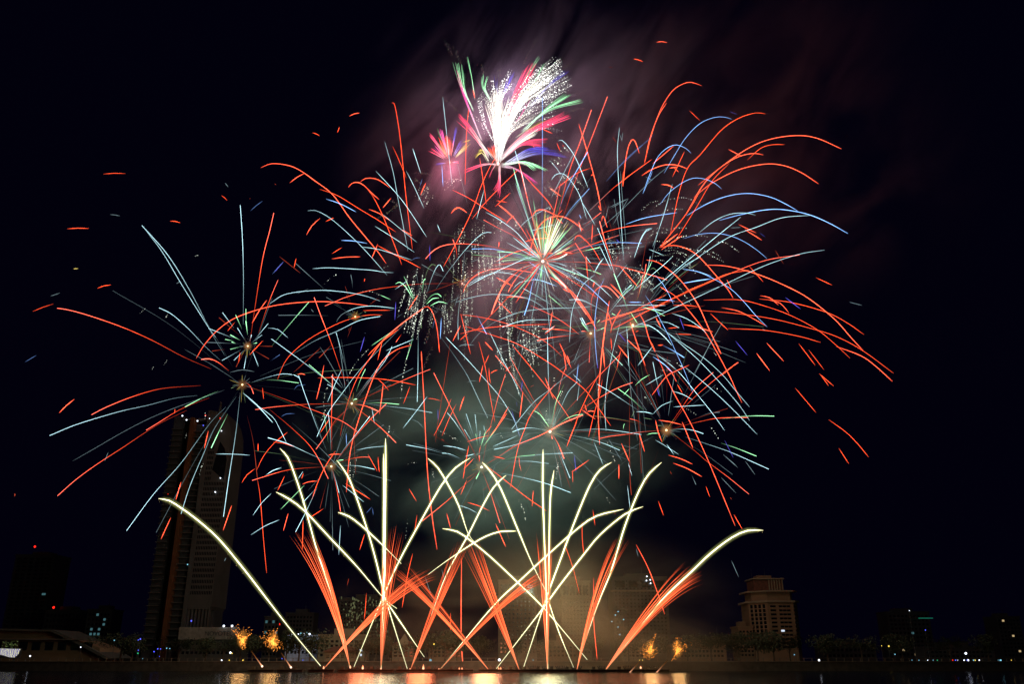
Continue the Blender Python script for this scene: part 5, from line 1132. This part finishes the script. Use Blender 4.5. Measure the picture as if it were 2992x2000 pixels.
mine('broad low sheaf sweeping right to the right crossing', F(945,1495), F(1370,1010), [F(1540,915),F(1560,935),F(1555,965),F(1545,985)], 18)
mine('upright sheaf round the foot of the right crossing', F(1568,1500), F(1555,1000), [F(1505,715),F(1530,750),F(1555,700),F(1585,735),F(1600,790)], 18)
mine('narrow sheaf leaning right of the right crossing', G_(360,1508), G_(470,1000), [G_(575,730),G_(600,745),G_(630,750),G_(665,745)], 16)
mine('farthest right sheaf, spreading under the farthest right comet', G_(515,1507), G_(870,1020), [G_(975,903),G_(1030,890),G_(1055,930),G_(1085,943),G_(1080,985)], 20)
# ------------------------------------------------------------------ crackling gold clouds
def crackle(label, base, c, tilt, n=520, dim=1.0):
    Yk = 296; o0 = P(base[0], base[1], Yk); root = tag(empty('crackle_mine', o0), label, 'firework', 'crackling gold mines')
    seed_ = rnd.random(); p1, p2 = rnd.uniform(0, 6), rnd.uniform(0, 6); wob = lambda a: 6*math.sin(a*2+p1)+4*math.sin(a*3+p2)
    mb = MB()
    for i in range(n):
        r = abs(rnd.gauss(0, 1))**1.15; r = r if r < 2.1 else rnd.uniform(.1, 2.1); a = rnd.uniform(0, 6.28); x = c[0]+math.cos(a)*r*(10.5+seed_*3)+wob(a)*r; y = c[1]+6+math.sin(a)*r*17 - r*5 + (x-c[0])*tilt
        b = rnd.uniform(.3, 1.6)*dim*(1.9 if r < .7 else .8); s = px(Yk, y)
        q = P(x, y, Yk+rnd.gauss(0, 4)) - o0
        mb.bead(q, s*rnd.uniform(.6, 1.5), (1.7*b, .5*b, .07*b))
    tag(mb.build('crackle', SPARK, root), kind='stuff')
    s = px(Yk, 1950); d = P(c[0], c[1], Yk)-o0
    mb = MB(); mb.tube([d*t for t in (0, .12, .3, .55)], [s*2.2, s*1.3, s*1.2, s*1.0], [(1.5*dim, .7*dim, .4*dim), (.8*dim, .33*dim, .16*dim), (.2*dim, .07*dim, .02*dim), (.06, .02, .004)], 6)
    mb.build('rising_tail', SPARK, root)
    mb = MB(); mb.tube([Vector((0, 0, a*s)) for a in (-3, -1.5, 0, 1.5, 3)], [b*s for b in (.3, 2.4, 3.1, 2.4, .3)], [(2.6, 1.7, 1.2)]*5, 8).build('muzzle_flame', SPARK, root, smooth=True)
    # soft fire between the crackles
    pr = [(math.sin(a), max(.01, math.cos(a))) for a in [R(x) for x in range(-90, 91, 15)]]
    g = MB(); g.tube([d+Vector((0, 0, a*26*s)) for a, b in pr], [b*17*s for a, b in pr], [(.34*dim, .13*dim, .02*dim)]*len(pr), 16).build('gold_glow', SHEATH, root, smooth=True)
    lamp('crackle_light', tuple(d), 2600*dim, (1, .55, .2), 2, root)
crackle('crackling gold cloud furthest left, by the tower podium', (766,1949), (708,1868), .25)
crackle('crackling gold cloud second from the left', (850,1952), (798,1874), .25)
crackle('dimmer crackling gold cloud to the right of the sheaves', (1838,1970), (1900,1898), -.45, 420, .72)
crackle('crackling gold cloud furthest right, dim and wind-blown', (1916,1970), (1980,1898), -.45, 420, .78)
# flares burning on the pontoons
for i, (x, y, h, lab) in enumerate([(1060,1952,7,'tall flare burning between the two left comet bases'), (1237,1952,9,'tallest flare on the left half of the pontoons'),
       (1342,1958,6,'left flare of a close pair under the middle crossing'), (1350,1958,6,'right flare of a close pair under the middle crossing'),
       (1457,1958,7,'left flare of the pair beneath the white lamp'), (1463,1958,7,'right flare of the pair beneath the white lamp'),
       (1487,1962,5,'small single flare just right of a pair'), (1624,1966,5,'small flare right of the upright sheaf'), (1872,1952,4,'pale low flare behind the gold clouds')]):
    s = px(YC, y); mb = MB()
    prof = [(-.9, .25), (-.5, 1), (.1, .8), (1, .1)]
    o = mb.tube([Vector((0, 0, a*h*s)) for a, b in prof], [b*2.7*s for a, b in prof], [(2.4, 1.0, .5), (2.6, 1.3, .7), (2.4, .9, .4), (1.4, .3, .1)], 8).build('flare', SPARK, None, P(x, y, YC), True)
    tag(o, lab, 'flare', 'flares on the pontoons')
# what the fire over the river gives off: one lamp at each place where many comets and sheaves cross
for nm, (x, y), pw, c in [('comet_light', (1125,1760), 9000, (1, .72, .4)), ('comet_light', (1600,1750), 16000, (1, .88, .45)), ('comet_light', (1365,1600), 12000, (.9, 1, .7)),
                          ('mine_light', (1230,1880), 13000, (1, .2, .08)), ('mine_light', (1060,1900), 5000, (1, .2, .08)), ('mine_light', (1420,1870), 20000, (1, .32, .14)), ('mine_light', (1900,1780), 5000, (1, .4, .16)),
                          ('comet_light', (1130,1420), 26000, (.75, 1, .75)), ('comet_light', (1590,1480), 26000, (.8, 1, .75))]:
    lamp(nm, P(x, y, YC-6), pw, c, 4)
